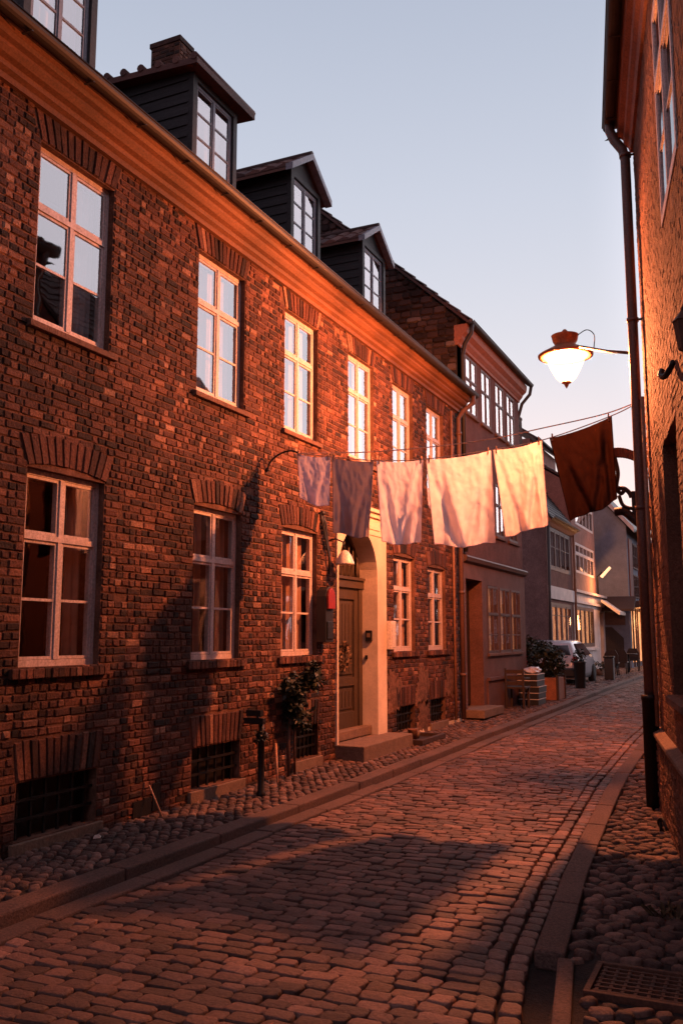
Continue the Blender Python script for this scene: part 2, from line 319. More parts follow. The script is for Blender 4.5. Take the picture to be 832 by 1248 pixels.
def brick(mb, P4, F, d, j, mi):      # P4: 4 (u,v) corners ccw
    cu = sum(p[0] for p in P4) / 4; cv = sum(p[1] for p in P4) / 4
    base = [F(p[0], p[1], .0005) for p in P4]; top = []
    ins = .007
    for p in P4:
        du = cu - p[0]; dv = cv - p[1]
        top.append(F(p[0] + math.copysign(min(ins, abs(du) * .4), du) + rnd.uniform(-j, j), p[1] + math.copysign(min(ins, abs(dv) * .4), dv) + rnd.uniform(-j, j), d + rnd.uniform(-.003, .003)))
    mb.add(base + top, [(4, 5, 6, 7), (0, 1, 5, 4), (1, 2, 6, 5), (2, 3, 7, 6), (3, 0, 4, 7)], mi)
def bricks(mb, F, u0, u1, v0, v1, forb, ch=.067, mi=1, dep=.010, j=.0065, hdr=.68, L=.180, gap=.011):
    v = v0; row = 0
    while v < v1 - .03:
        va, vb = v + gap / 2, min(v + ch, v1) - gap / 2; mid = (va + vb) / 2
        segs = [(u0, u1)]
        for h in forb:
            if h[2] - .012 < mid < h[3] + .012:
                ns = []
                for a, b in segs:
                    if h[1] <= a or h[0] >= b: ns.append((a, b)); continue
                    if h[0] > a: ns.append((a, h[0]))
                    if h[1] < b: ns.append((h[1], b))
                segs = ns
        for a, b in segs:
            u = a; first = row % 2
            while u < b - .02:
                l = (L if rnd.random() > hdr else L * .5) * rnd.uniform(.9, 1.1)
                if first: l = L * .27 + .03; first = 0
                if b - u - l < .05: l = b - u
                w = .004 * math.sin(u * 2.1 + row * .3) + .003 * rnd.uniform(-1, 1)
                if rnd.random() > .006:
                    brick(mb, [(u + gap / 2, va + w), (u + l - gap / 2, va + w), (u + l - gap / 2, vb + w), (u + gap / 2, vb + w)], F, dep * rnd.uniform(.55, 1.35), j, mi)
                u += l
        v += ch; row += 1
def arch(mb, F, u0, u1, v, h, spread=.09, n=None, rise=0, mi=1, dep=.015):
    n = n or max(6, int((u1 - u0) / .072)); 
    for i in range(n):
        a, b = i / n, (i + 1) / n
        def bu(t): return u0 + (u1 - u0) * t
        def tu(t): return u0 - spread + (u1 - u0 + 2 * spread) * t
        def rz(t): return rise * (1 - (2 * t - 1) ** 2)
        e = .0055; hh = h + rnd.uniform(-.012, .004)
        brick(mb, [(bu(a) + e, v + rz(a)), (bu(b) - e, v + rz(b)), (tu(b) - e, v + hh + rz(b) * 1.1), (tu(a) + e, v + hh + rz(a) * 1.1)], F, dep * rnd.uniform(.7, 1.3), .004, mi)
def arch_forb(u0, u1, v, h, spread=.09, rise=0):
    out = []
    k = 4
    for i in range(k):
        t0, t1 = i / k, (i + 1) / k
        out.append((u0 - spread * t1 - .004, u1 + spread * t1 + .004, v + h * t0 + rise * .6, v + h * t1 + rise * .6))
    if rise: out.append((u0, u1, v, v + rise))
    return out
def curtain(F, u0, u1, v0, v1, d, parent, m='curtain', gather=.0):
    mb = MB(); n = max(10, int((u1 - u0) / .018)); ph = rnd.uniform(0, 6); fr = rnd.uniform(55, 75)
    cols = []
    for i in range(n + 1):
        t = i / n; u = u0 + (u1 - u0) * t
        off = .016 * math.sin(u * fr + ph) + .008 * math.sin(u * fr * .37 + ph * 2)
        cols.append([F(u + (.03 * math.sin(u * 9 + ph)) * (1 - k / 3) * .3, v0 + (v1 - v0) * k / 3, d + off * (1 - .4 * k / 3)) for k in range(4)])
    vs = [p for c in cols for p in c]; fs = [(i * 4 + k, (i + 1) * 4 + k, (i + 1) * 4 + k + 1, i * 4 + k + 1) for i in range(n) for k in range(3)]
    mb.add(vs, fs, 0, True); return mb.build('curtain', m, parent, recalc=False)
def window(F, u0, u1, v0, v1, parent, d=-.06, fm='frame', transom=.345, low_bars=(.5,), cols=2, curt='full', fw=.045, top_bars=(), room=True, sill=None, gm='glass', back='room', cm='curtain', vbars=0, bd=.7):
    """outer frame, mullions, transom, casements and their bars in one mesh; the glass, curtains, sill are its sub-parts"""
    mb = MB(); D = .05
    def bar(a, b, c, e, dd=0, th=D): mb.fbox(F, a, b, c, e, d - th + dd, d + dd)
    bar(u0, u0 + fw, v0, v1); bar(u1 - fw, u1, v0, v1); bar(u0 + fw, u1 - fw, v1 - fw, v1); bar(u0 + fw, u1 - fw, v0, v0 + fw * 1.15)
    iu0, iu1, iv0, iv1 = u0 + fw, u1 - fw, v0 + fw * 1.15, v1 - fw
    rows = [(iv0, iv1)]
    if transom:
        vt = v1 - (v1 - v0) * transom; bar(iu0, iu1, vt - fw / 2, vt + fw / 2, .008); rows = [(iv0, vt - fw / 2), (vt + fw / 2, iv1)]
    cw = (iu1 - iu0 - (cols - 1) * fw) / cols; panes = []
    for c in range(cols):
        a = iu0 + c * (cw + fw)
        if c:
            for r in rows: bar(a - fw, a, r[0], r[1], .005)
        for ri, (p, q) in enumerate(rows):
            k = fw * .6
            e = .003
            bar(a + e, a + k, p + e, q - e, -.005); bar(a + cw - k, a + cw - e, p + e, q - e, -.005); bar(a + k, a + cw - k, p + e, p + k, -.005); bar(a + k, a + cw - k, q - k, q - e, -.005)
            panes.append((a + k, a + cw - k, p + k, q - k))
            for t in (low_bars if ri == 0 else top_bars):
                z = p + (q - p) * t; bar(a + k, a + cw - k, z - .011, z + .011, -.007, .03)
            for t in range(vbars):
                z = a + cw * (t + 1) / (vbars + 1); bar(z - .009, z + .009, p + k, q - k, -.0085, .028)
    wo = mb.build('window', fm, parent)
    gb = MB()
    for a, b, c, e in panes: gb.quad(F(a, c, d - .016), F(b, c, d - .016), F(b, e, d - .016), F(a, e, d - .016))
    gb.build('pane', gm, wo, recalc=False)
    if curt == 'full': curtain(F, iu0, iu1, iv0, iv1, d - .13, wo, cm)
    if curt in ('sides', 'right', 'left'):
        q = (iu1 - iu0)
        if curt in ('sides', 'right'): curtain(F, iu1 - q * .27, iu1, iv0, iv1, d - .13, wo, cm)
        if curt in ('sides', 'left'): curtain(F, iu0, iu0 + q * .2, iv0, iv1, d - .13, wo, cm)
    if curt == 'inner':
        q = (iu1 - iu0); curtain(F, iu0 + q * .30, iu0 + q * .44, iv0, iv1, d - .13, wo, cm); curtain(F, iu0 + q * .80, iu1, iv0, iv1, d - .13, wo, cm)
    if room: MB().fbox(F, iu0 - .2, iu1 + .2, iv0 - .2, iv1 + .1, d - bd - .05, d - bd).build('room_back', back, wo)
    if sill:
        s = MB(); s.prism([(.0, -.0), (sill, -.012), (sill, -.062), (0, -.07)], lambda p, k: F((u0 - .07) if k == 0 else (u1 + .07), v0 + p[1], p[0])); s.build('sill', 'sill', wo, bevel=.004)
    return wo
def gutter(F, u0, u1, v, d, r, parent, mt='zinc'):
    mb = MB(); n = 8; prof = [(d + r * math.cos(math.pi + math.pi * i / n), v + r * math.sin(math.pi + math.pi * i / n)) for i in range(n + 1)]
    prof += [(d + (r - .006) * math.cos(-math.pi * i / n), v + (r - .006) * math.sin(-math.pi * i / n)) for i in range(n + 1)]
    mb.prism(prof, lambda p, k: F(u0 if k == 0 else u1, p[1], p[0]))
    mb.tube([F(u0, v + .003, d + r), F(u1, v + .003, d + r)], .009, 6)
    u = u0 + .3
    while u < u1: mb.fbox(F, u, u + .02, v - r - .008, v - r - .002, d - r, d + r * .6); u += .7
    return mb.build('gutter', mt, parent, recalc=False)
def cornice(F, u0, u1, prof, parent, m):
    mb = MB(); mb.prism(prof, lambda p, k: F(u0 if k == 0 else u1, p[1], p[0])); return mb.build('cornice', m, parent)
def tile_slope(F, u0, u1, d0, v0, d1, v1, m, parent, pw=.2, pl=.3, name='roof', th=.05, wave=.03):
    """pantile / slate sheet: each course a step, each tile an island of its own"""
    mb = MB(); n = V((v1 - v0, 0, d0 - d1)); L = math.hypot(d1 - d0, v1 - v0); nr = max(1, int(L / pl)); nc = max(1, int((u1 - u0) / pw))
    nd, nv = (v1 - v0) / L, (d0 - d1) / L
    for r in range(nr):
        a, b = r / nr, min(1, (r + 1.12) / nr)
        for c in range(nc):
            ua = u0 + (u1 - u0) * c / nc; ub = u0 + (u1 - u0) * (c + 1) / nc; hs = [.0, wave * .7, wave, wave * .5, 0]
            if wave == 0: hs = [0, 0]
            k = len(hs); vs = []
            lift = rnd.uniform(0, .006)
            for (t, lf) in ((a, .028), (b, .0)):
                for i, h in enumerate(hs):
                    hh = h + lf + lift; vs.append(F(ua + (ub - ua) * i / (k - 1) * 1.0, v0 + (v1 - v0) * t + nv * hh, d0 + (d1 - d0) * t + nd * hh))
            for i in (0, k - 1): pass
            lo = [F(ua + (ub - ua) * i / (k - 1), v0 + (v1 - v0) * a - nv * .004, d0 + (d1 - d0) * a - nd * .004) for i in range(k)]
            fs = [(i, i + 1, k + i + 1, k + i) for i in range(k - 1)] + [(2 * k + i, 2 * k + i + 1, i + 1, i) for i in range(k - 1)]
            mb.add(vs + lo, fs)
    mb.prism([(d0, v0), (d1, v1), (d1 - nd * th, v1 - nv * th), (d0 - nd * th, v0 - nv * th)], lambda p, k: F(u0 if k == 0 else u1, p[1] - nv * .006, p[0] - nd * .006))
    return mb.build(name, m, parent, recalc=False)
def mkchim(F, u0, u1, v0, v1, d0, d1, parent, m='brick'):
    mb = MB(); mb.fbox(F, u0, u1, v0, v1, d0, d1, 0)
    # brick skin on the street face and on the face towards the viewer
    bricks(mb, F, u0, u1, v0, v1, [], mi=1, dep=.01) if d1 > d0 and False else None
    F1 = Fr(F(0, 0, d1), F.u, F.n); bricks(mb, F1, u0, u1, v0, v1 - .1, [], mi=1)
    F2 = Fr(F(u0, 0, d0), F.n, -F.u); bricks(mb, F2, 0, d1 - d0, v0, v1 - .1, [], mi=1)
    mb.fbox(F, u0 - .02, u1 + .02, v1 - .08, v1, d0 - .02, d1 + .02, 1)
    return mb.build('chimney', ['mortar', m], parent, recalc=False)

# ================================================================== GROUND
YS = [-40, 9, 30, 900]
mb = MB()
for a, b in zip(YS, YS[1:]): mb.quad((-700, a, g(a) - .05), (700, a, g(a) - .05), (700, b, g(b) - .05), (-700, b, g(b) - .05))
mb.build('ground', 'soil', None, recalc=False)['kind'] = 'structure'

def rk(y):      # left edge of the right kerb
    pts = [(1, -.78), (4.2, -1.05), (5.0, -1.2), (7, -1.41), (9, -1.56), (11, -1.7), (15.6, -1.84), (22, -1.86), (60, -1.6)]
    for (a, xa), (b, xb) in zip(pts, pts[1:]):
        if y <= b: return xa + (xb - xa) * max(0, (y - a)) / (b - a)
    return pts[-1][1]
KL = -4.15
def stone(mb, P, z, h, gap, rough, mi=0, tilt=.006, flat=1):
    """P: polygon corners (x, y) ccw; a rounded stone with its own slant"""
    cx = sum(p[0] for p in P) / len(P); cy = sum(p[1] for p in P) / len(P)
    ex = rnd.uniform(-tilt, tilt) * 10; ey = rnd.uniform(-tilt, tilt) * 10
    rings = [(gap * .5, -.035), (gap * .7, h * .45), (gap * .7 + .008 * flat, h * .9), (gap * .7 + .024 * flat, h)]
    n = len(P); vs = []
    for ins, hz in rings:
        for p in P:
            dx, dy = p[0] - cx, p[1] - cy; l = math.hypot(dx, dy); k = max(.15, 1 - ins * 1.25 / l)
            x, y = cx + dx * k, cy + dy * k
            q = rough * mn.noise(V((x * 9, y * 9, hz * 30))) if hz > 0 else 0
            vs.append((x + q, y + q * .7, z + hz + ((x - cx) * ex + (y - cy) * ey if hz > 0 else 0) + q * .6))
    vs.append((cx, cy, z + h + rnd.uniform(0, .003)))
    fs = [(r * n + i, r * n + (i + 1) % n, (r + 1) * n + (i + 1) % n, (r + 1) * n + i) for r in range(len(rings) - 1) for i in range(n)]
    fs += [(3 * n + i, 3 * n + (i + 1) % n, len(vs) - 1) for i in range(n)]
    mb.add(vs, fs, mi, True)
def oct_quad(x0, x1, y0, y1, c, s=0):       # rectangle with cut corners, sheared by s
    j = lambda: rnd.uniform(-.006, .006)
    P = [(x0 + c, y0), (x1 - c, y0), (x1, y0 + c), (x1, y1 - c), (x1 - c, y1), (x0 + c, y1), (x0, y1 - c), (x0, y0 + c)]
    return [(x + j(), y + j() + s * (x - x0)) for x, y in P]
mb = MB(); y = .9; row = 0
GL = KL + .20
while y < 58:
    d = rnd.uniform(.09, .115); x = GL + rnd.uniform(-.0, .02) ; off = rnd.uniform(-.1, 0)
    xr = rk(y) - .25
    first = True
    while x < xr - .05:
        l = rnd.uniform(.115, .20) if not first else rnd.uniform(.07, .18); first = False
        if xr - x - l < .07: l = xr - x
        bow = .10 * math.sin((x - GL) / (xr - GL) * math.pi) * .5
        yy = y + bow + .012 * mn.noise(V((x * 1.3, y * 1.3, 0)))
        dip = .016 * mn.noise(V((x * .8, y * .8, 3)))
        stone(mb, oct_quad(x, x + l, yy, yy + d, min(.018, d * .18)), g(y) - .010 + dip, .014 * rnd.uniform(.5, 1.5), .005, .008, flat=.55)
        x += l
    y += d
# the two longitudinal courses along the right kerb
for k in (0, 1):
    y = .9
    while y < 40:
        d = rnd.uniform(.11, .15) if k else rnd.uniform(.13, .19); x1 = rk(y + d / 2) - .012 - (.118 if k == 0 else 0); s = (rk(y + 1) - rk(y)) * .0
        a = rk(y); b = rk(y + d)
        P = [(xx + (b - a) * (yy - y) / d, yy) for xx, yy in oct_quad(x1 - .108, x1, y, y + d, .022)]
        stone(mb, P, g(y) - .016, .016 * rnd.uniform(.7, 1.3), .006, .008, flat=.6); y += d
mb.build('road', 'sett', None, recalc=False)['kind'] = 'structure'
# smooth gutter strip and kerb on the left
def slab_row(name, x0, x1, z0, z1, y0, y1, lmin, lmax, parent=None, mt='granite'):
    mb = MB(); y = y0
    while y < y1:
        l = rnd.uniform(lmin, lmax); j = rnd.uniform(-.006, .006); zz = rnd.uniform(-.006, .006)
        a, b = g(y), g(y + l)
        mb.hexa([(x0 + j, y + .004, a + z0), (x1 + j, y + .004, a + z0), (x1 + j, y + l - .004, b + z0), (x0 + j, y + l - .004, b + z0), (x0 + j, y + .004, a + z1 + zz), (x1 + j, y + .004, a + z1 + zz), (x1 + j, y + l - .004, b + z1 + zz), (x0 + j, y + l - .004, b + z1 + zz)])
        y += l
    o = mb.build(name, mt, parent, bevel=.014); o['kind'] = 'structure'; return o
slab_row('gutter_strip', KL + .008, KL + .185, -.06, .012, .5, 60, .6, 1.1)
slab_row('kerb', KL - .19, KL, -.06, .09, .5, 80, .9, 1.5)
# right kerb, following its curve; near the viewer it steps in to a narrower stone
mb = MB(); y = 5.02
while y < 55:
    l = rnd.uniform(.7, 1.25); a, b = rk(y + .004), rk(y + l - .004); zz = rnd.uniform(-.004, .004)
    wd = .165 if y < 12 else .16
    p = [(a, y + .004), (a + wd, y + .004), (b + wd, y + l - .004), (b, y + l - .004)]
    z0, z1 = g(y), g(y + l)
    mb.hexa([(*p[0], z0 - .05), (*p[1], z0 - .05), (*p[2], z1 - .05), (*p[3], z1 - .05), (*p[0], z0 + .05 + zz), (*p[1], z0 + .05 + zz), (*p[2], z1 + .05 + zz), (*p[3], z1 + .05 + zz)]); y += l
y = .8
while y < 4.9:
    l = min(rnd.uniform(.9, 1.3), 5.0 - y); a, b = rk(y) + .13, rk(y + l) + .13
    mb.hexa([(a, y, -.05), (a + .085, y, -.05), (b + .085, y + l - .008, -.05), (b, y + l - .008, -.05), (a, y, .045), (a + .085, y, .045), (b + .085, y + l - .008, .045), (b, y + l - .008, .045)]); y += l
o = mb.build('kerb', 'granite', None, bevel=.014); o['kind'] = 'structure'
# pavements of small rounded cobbles
def hexstone(mb, x, y, r, z, h, ax=1.0, gp=.006):
    n = 8; a0 = rnd.uniform(0, 6); P = [(x + r * ax * math.cos(a0 + 2 * math.pi * i / n) * rnd.uniform(.78, 1.12), y + r * math.sin(a0 + 2 * math.pi * i / n) * rnd.uniform(.78, 1.12)) for i in range(n)]
    stone(mb, P, z, h, gp, .009, tilt=.016)
mb = MB(); y = .8; row = 0
while y < 60:
    p = .098 if y < 22 else .15; x = KL - .245 - (row % 2) * p * .5
    while x > -5.32 - (.0 if y < 23 else 1.5):
        hexstone(mb, x + rnd.uniform(-.012, .012), y + rnd.uniform(-.012, .012), p * .53 * rnd.uniform(.85, 1.1), g(y) + .06 + .02 * (KL - x) / 1.1, .022 * rnd.uniform(.7, 1.2)); x -= p
    y += p * .87; row += 1
z_ = MB()
for a, b in zip([.5, 9, 30], [9, 30, 80]):
    z_.hexa([(KL - .19, a, g(a) - .05), (KL - .19, b, g(b) - .05), (-7.4, b, g(b) - .05), (-7.4, a, g(a) - .05), (KL - .19, a, g(a) + .062), (KL - .19, b, g(b) + .062), (-7.4, b, g(b) + .10), (-7.4, a, g(a) + .10)], 1)
mb.add(z_.v, z_.f, 1)
mb.build('pavement', ['cobble', 'soil'], None, recalc=False)['kind'] = 'structure'
# right wall frame: u runs from the far corner towards the viewer
FR = Fr((-1.0, 9.79, 0), (.1713, -.9852, 0), (-.9852, -.1713, 0))
def rwx(y): return -1.0 + (9.79 - y) * .1739
mb = MB(); y = .8; row = 0
GR = (-.87, -.12, 4.58, 5.02)    # the drain cover
while y < 32:
    p = .105 if y < 12 else .16; x = rk(y) + .185 + (0 if y > 5 else .05) + (row % 2) * p * .5 + p * .3; xe = rwx(y) - .02 if y < 9.79 else .4
    while x < xe:
        if not (GR[0] - .07 < x < GR[1] + .07 and GR[2] - .07 < y < GR[3] + .07):
            hexstone(mb, x + rnd.uniform(-.017, .017), y + rnd.uniform(-.017, .017), p * .585 * rnd.uniform(.8, 1.12), g(y) + .012 + .012 * mn.noise(V((x * 2, y * 2, 9))), .026 * rnd.uniform(.6, 1.35), rnd.uniform(.95, 1.25), .012); 
        x += p * 1.12
    y += p * .88; row += 1
for a, b in ((.5, 9), (9, 30)): mb.hexa([(rk(a) + .16, a, g(a) - .05), (2.5, a, g(a) - .05), (2.5, b, g(b) - .05), (rk(b) + .16, b, g(b) - .05), (rk(a) + .16, a, g(a) + .012), (2.5, a, g(a) + .012), (2.5, b, g(b) + .012), (rk(b) + .16, b, g(b) + .012)], 1)
mb.build('pavement', ['cobble', 'soil'], None, recalc=False)['kind'] = 'structure'

# ================================================================== LEFT BRICK HOUSE
FL = Fr((-5.15, 0, 0), (0, 1, 0), (1, 0, 0))
H1 = thing('brick_house', 'long old red brick house with orange cornice, lit doorway and dark dormers on the left', 'house', (-5.15, 9, 0))
UP = [(2.95, 3.9), (5.26, 6.19), (7.57, 8.51), (9.46, 10.37), (11.35, 12.28), (13.05, 13.96), (14.66, 15.57)]
LO = [(2.95, 3.9, 1.46, 3.02), (5.28, 6.2, 1.46, 3.02), (7.58, 8.49, 1.46, 3.02), (9.43, 10.37, 1.46, 3.0), (13.03, 13.97, 1.46, 2.95), (14.62, 15.56, 1.46, 2.88)]
BA = [(3.0, 3.9, .17, .6), (5.32, 6.23, .17, .6), (7.63, 8.54, .2, .6), (9.76, 10.42, .22, .61), (13.12, 13.92, .24, .61), (14.67, 15.46, .25, .63)]
DO = (10.96, 12.31); DSP = 2.55; DR = (DO[1] - DO[0]) / 2   # arched doorway
holes = [(a, b, 4.2, 5.73) for a, b in UP] + LO + BA + [(DO[0], DO[1], .15, DSP + DR)]
forb = [(a - .004, b + .004, c, d) for a, b, c, d in holes[:-1]]
mb = MB()
shell(mb, FL, 0.2, 16.5, -.05, 6.1, holes[:-1] + [(10.9, 12.68, -.05, 3.5, 0)], 0, .16, 0)
AR = []
for a, b in UP: AR.append((a, b, 5.74, .25, .09, 0))
for a, b, c, d in LO: AR.append((a, b, d + .01, .24, .10, .045))
for a, b, c, d in BA: AR.append((a, b, d + .01, .30, .05, 0))
for a in AR: forb += arch_forb(a[0], a[1], a[2], a[3], a[4], a[5])
forb += [(10.93, 12.66, -.05, 3.5), (12.66, 12.9, 1.45, 1.95)]
# the plaster patch low on the wall at the far end
forb += [(12.7, 16.48, .1, .2)]
bricks(mb, FL, .2, 16.5, .06, 6.05, forb)
for a in AR: arch(mb, FL, a[0], a[1], a[2], a[3], a[4], None, a[5])
# side wall and back
mb.quad((-5.15, .2, -.05), (-12, .2, -.05), (-12, .2, 6.5), (-5.15, .2, 6.1)); mb.quad((-5.15, 16.5, -.05), (-12, 16.5, -.05), (-12, 16.5, 6.5), (-5.15, 16.5, 6.1))
mb.quad((-12, .2, -.05), (-12, 16.5, -.05), (-12, 16.5, 6.5), (-12, .2, 6.5))
for yy in (.2, 16.5): mb.add([(-4.9, yy, 6.3), (-12, yy, 6.3), (-8.5, yy, 9.85)], [(0, 1, 2)])
mb.build('wall', ['mortar', 'brick'], H1, recalc=False)
cornice(FL, .2, 16.5, [(.014, 5.99), (.05, 5.99), (.055, 6.04), (.10, 6.06), (.11, 6.10), (.16, 6.115), (.20, 6.15), (.205, 6.175), (.25, 6.19), (.27, 6.22), (.27, 6.27), (-.1, 6.27), (-.1, 5.99)], H1, 'ochre')
MB().fbox(FL, .2, 16.52, 6.272, 6.31, -.1, .30).build('soffit_board', 'frame_brown', H1)
gutter(FL, .2, 16.55, 6.31, .36, .065, H1)
tile_slope(FL, .2, 16.5, .30, 6.33, -3.4, 10.0, 'tiles', H1)
tile_slope(FL, .2, 16.5, -7.1, 6.33, -3.4, 10.0, 'tiles', H1, pw=.6, pl=.6)
# windows
for i, (a, b) in enumerate(UP):
    window(FL, a, b, 4.2, 5.73, H1, curt='right' if i == 1 else 'full', sill=.05)
for i, (a, b, c, d) in enumerate(LO):
    wo = window(FL, a, b, c, d, H1, curt=['sides', 'sides', 'inner', 'full', 'full', 'full'][i], cm='curtain_warm', gm='glass_low')
    s = MB(); u = a - .10
    while u < b + .09:       # sill of upright bricks
        brick_d = .05 * rnd.uniform(.8, 1.1); s.fbox(FL, u + .004, u + .066, c - .085, c - .008 - rnd.uniform(0, .006), .001, brick_d); u += .07
    s.build('sill', 'brick', wo, recalc=True, bevel=.004)
# basement gratings
for i, (a, b, c, d) in enumerate(BA):
    q = MB()
    for k in range(6): u = a + (b - a) * (k + .5) / 6; q.fbox(FL, u - .011, u + .011, c, d, -.075, -.055)
    for k in (1, 2): v = c + (d - c) * k / 3; q.fbox(FL, a, b, v - .012, v + .012, -.052, -.042)
    q.fbox(FL, a, b, c, d, -.15, -.12); q.build('basement_grating', 'black_iron', H1)
    s = MB(); s.fbox(FL, a - .06, b + .06, c - .13, c - .005, .002, .045); s.build('basement_sill', 'stone_sill', H1, bevel=.006)
for si, (cu_, cv_, ru, rv) in enumerate(((12.98, .84, .27, .30), (14.28, .86, .30, .30), (14.3, .42, .30, .26), (15.75, .86, .34, .24))):
    n_ = 60; lp = []
    for k in range(n_):
        a_ = 6.2832 * k / n_; q_ = .85 + .55 * mn.noise(V((math.cos(a_) * 1.6 + si * 7, math.sin(a_) * 1.6, 2))) + .35 * mn.noise(V((math.cos(a_) * 6 + si * 7, math.sin(a_) * 6, 5)))
        sq = max(abs(math.cos(a_)), abs(math.sin(a_))); lp.append((cu_ + ru * math.cos(a_) / sq * q_, cv_ + rv * math.sin(a_) / sq * q_))
    MB().prism(lp, lambda p, k: FL(p[0], p[1], .002 if k == 0 else .0165)).build('plaster_patch', 'old_plaster', H1)
# patch of render along the foot of the wall at the far end
s = MB(); s.fbox(FL, 12.68, 16.48, .12, .2, .0, .016); s.build('plinth', 'plaster', H1)
s = MB(); s.fbox(FL, 6.72, 6.98, .10, .24, .0, .016); s.fbox(FL, 7.0, 7.12, .12, .36, .0, .018); s.build('wall_vent', 'black_iron', H1)
# ---- doorway: plaster surround, arched recess, door
su = MB(); n = 18; cu = (DO[0] + DO[1]) / 2; d0, dd = .035, -.27; PO = (10.915, 12.66, .12, 3.42)
arcp = [(cu - DR * math.cos(math.pi * i / n), DSP + DR * math.sin(math.pi * i / n)) for i in range(n + 1)]
inner = [(DO[0], PO[2])] + arcp + [(DO[1], PO[2])]
def outer(p):
    if p[1] <= DSP: return (PO[0] if p[0] < cu else PO[1], p[1])
    t = (p[0] - DO[0]) / (DO[1] - DO[0]); 
    a = math.atan2(p[1] - DSP, p[0] - cu)
    c, s_ = math.cos(a), math.sin(a); k = min((PO[1] - cu) / abs(c) if abs(c) > 1e-4 else 99, (PO[3] - DSP) / s_ if s_ > 1e-4 else 99)
    if c < 0: k = min((cu - PO[0]) / abs(c), (PO[3] - DSP) / s_ if s_ > 1e-4 else 99)
    return (cu + c * k, DSP + s_ * k)
for p, q in zip(inner, inner[1:]):
    P, Q = outer(p), outer(q)
    su.quad(FL(p[0], p[1], d0), FL(P[0], P[1], d0), FL(Q[0], Q[1], d0), FL(q[0], q[1], d0))
    su.quad(FL(p[0], p[1], d0), FL(q[0], q[1], d0), FL(q[0], q[1], dd), FL(p[0], p[1], dd))
    if abs(P[0] - Q[0]) > 1e-3 and abs(P[1] - Q[1]) > 1e-3:
        X_ = (PO[0] if P[0] < cu else PO[1], PO[3]); su.add([FL(P[0], P[1], d0), FL(X_[0], X_[1], d0), FL(Q[0], Q[1], d0)], [(0, 1, 2)])
for u in (PO[0], PO[1]): su.quad(FL(u, PO[2], d0), FL(u, PO[3], d0), FL(u, PO[3], -.05), FL(u, PO[2], -.05))
su.fbox(FL, PO[0] - .02, PO[1] + .02, PO[3], PO[3] + .07, -.05, .07); su.fbox(FL, PO[0] - .04, PO[1] + .04, PO[3] + .07, PO[3] + .12, -.05, .11)
su.fbox(FL, 11.1, 12.5, 3.16, 3.19, d0, d0 + .012); su.fbox(FL, 11.3, 11.55, 3.245, 3.30, d0, d0 + .014); su.fbox(FL, 12.0, 12.4, 3.245, 3.30, d0, d0 + .014)
su.build('door_surround', 'plaster', H1, recalc=False)
FD = Fr(FL(0, 0, dd + .02), FL.u, FL.n)
dr = MB(); a, b = DO[0] + .02, DO[1] - .02; v0, v1 = .42, 2.38
dr.fbox(FD, a, b, v0, v1, -.05, .0); 
dr.fbox(FD, a, a + .12, v0, v1, 0, .05); dr.fbox(FD, b - .12, b, v0, v1, 0, .05)
L_, R_ = a + .12, b - .12; M_ = (L_ + R_) / 2
for x0, x1 in ((L_, L_ + .13), (R_ - .13, R_), ): dr.fbox(FD, x0, x1, v0, v1, .0, .03)
for c, e in ((v0, v0 + .22), (1.0, 1.12), (2.22, v1)): dr.fbox(FD, L_ + .13, R_ - .13, c, e, 0, .03)
for c, e in ((.66, .98), (1.14, 2.20)):
    dr.fbox(FD, L_ + .16, R_ - .16, c + .02, e - .02, 0, .018)
    for k in range(7): u = L_ + .19 + (R_ - L_ - .38) * k / 6; dr.fbox(FD, u - .006, u + .006, c + .05, e - .05, .018, .026)
door = dr.build('door', 'oak_door', H1, bevel=.004)
wr = MB()
for k in range(90):
    a_ = rnd.uniform(0, 6.283); r_ = .14 + rnd.uniform(-.04, .04); c_ = FD(M_ + r_ * math.cos(a_), 1.42 + r_ * math.sin(a_) * 1.15, .05 + rnd.uniform(-.01, .03))
    t_ = V((rnd.uniform(-1, 1), rnd.uniform(-1, 1), rnd.uniform(-1, 1))).normalized() * .045; s_ = t_.cross(V((rnd.uniform(-1, 1), 1, .3))).normalized() * .015
    wr.add([c_ - t_, c_ + s_, c_ + t_, c_ - s_], [(0, 1, 2, 3)])
wr.build('door_wreath', 'wreath', door, recalc=False)
hd = MB(); hd.tube([FD(L_ + .1, 1.52, .03), FD(L_ + .1, 1.52, .09), FD(L_ + .2, 1.52, .1)], .012, 8); hd.lathe([(.0, -.03), (.03, -.02), (.03, .02), (0, .03)], FD(L_ + .1, 1.95, .06)); hd.build('handle', 'black_iron', door)
fl = MB(); fl.fbox(FD, DO[0], DO[1], 2.385, 2.50, -.05, .07); fl.fbox(FD, DO[0] + .02, DO[1] - .02, 2.50, 2.54, -.05, .10); fl.fbox(FD, DO[0], DO[1], 2.545, 3.25, -.09, -.06)
for k in range(9): u = DO[0] + .08 + (DO[1] - DO[0] - .16) * k / 8; hh = DSP + math.sqrt(max(0, DR ** 2 - (u - cu) ** 2)) - .03; fl.tube([FD(u, 2.545, -.01), FD(u, 2.6, -.01), FD(u, 2.7, -.01), FD(u, hh, -.01)], [.018, .012, .02, .010], 8)
fl.tube([FD(cu - (DR - .03) * math.cos(math.pi * i / n), DSP + (DR - .03) * math.sin(math.pi * i / n), -.01) for i in range(n + 1)], .022, 8)
fl.build('fanlight', 'oak_door', H1)
MB().fbox(FL, DO[0] + .002, DO[1] - .002, .30, .42, -.26, -.06).build('threshold', 'stone_sill', H1, bevel=.008)
st = MB(); st.fbox(FL, DO[0] - .05, 12.70, g(11.5) + .02, .29, -.08, .42); st.build('doorstep', 'stone_sill', H1, bevel=.012)
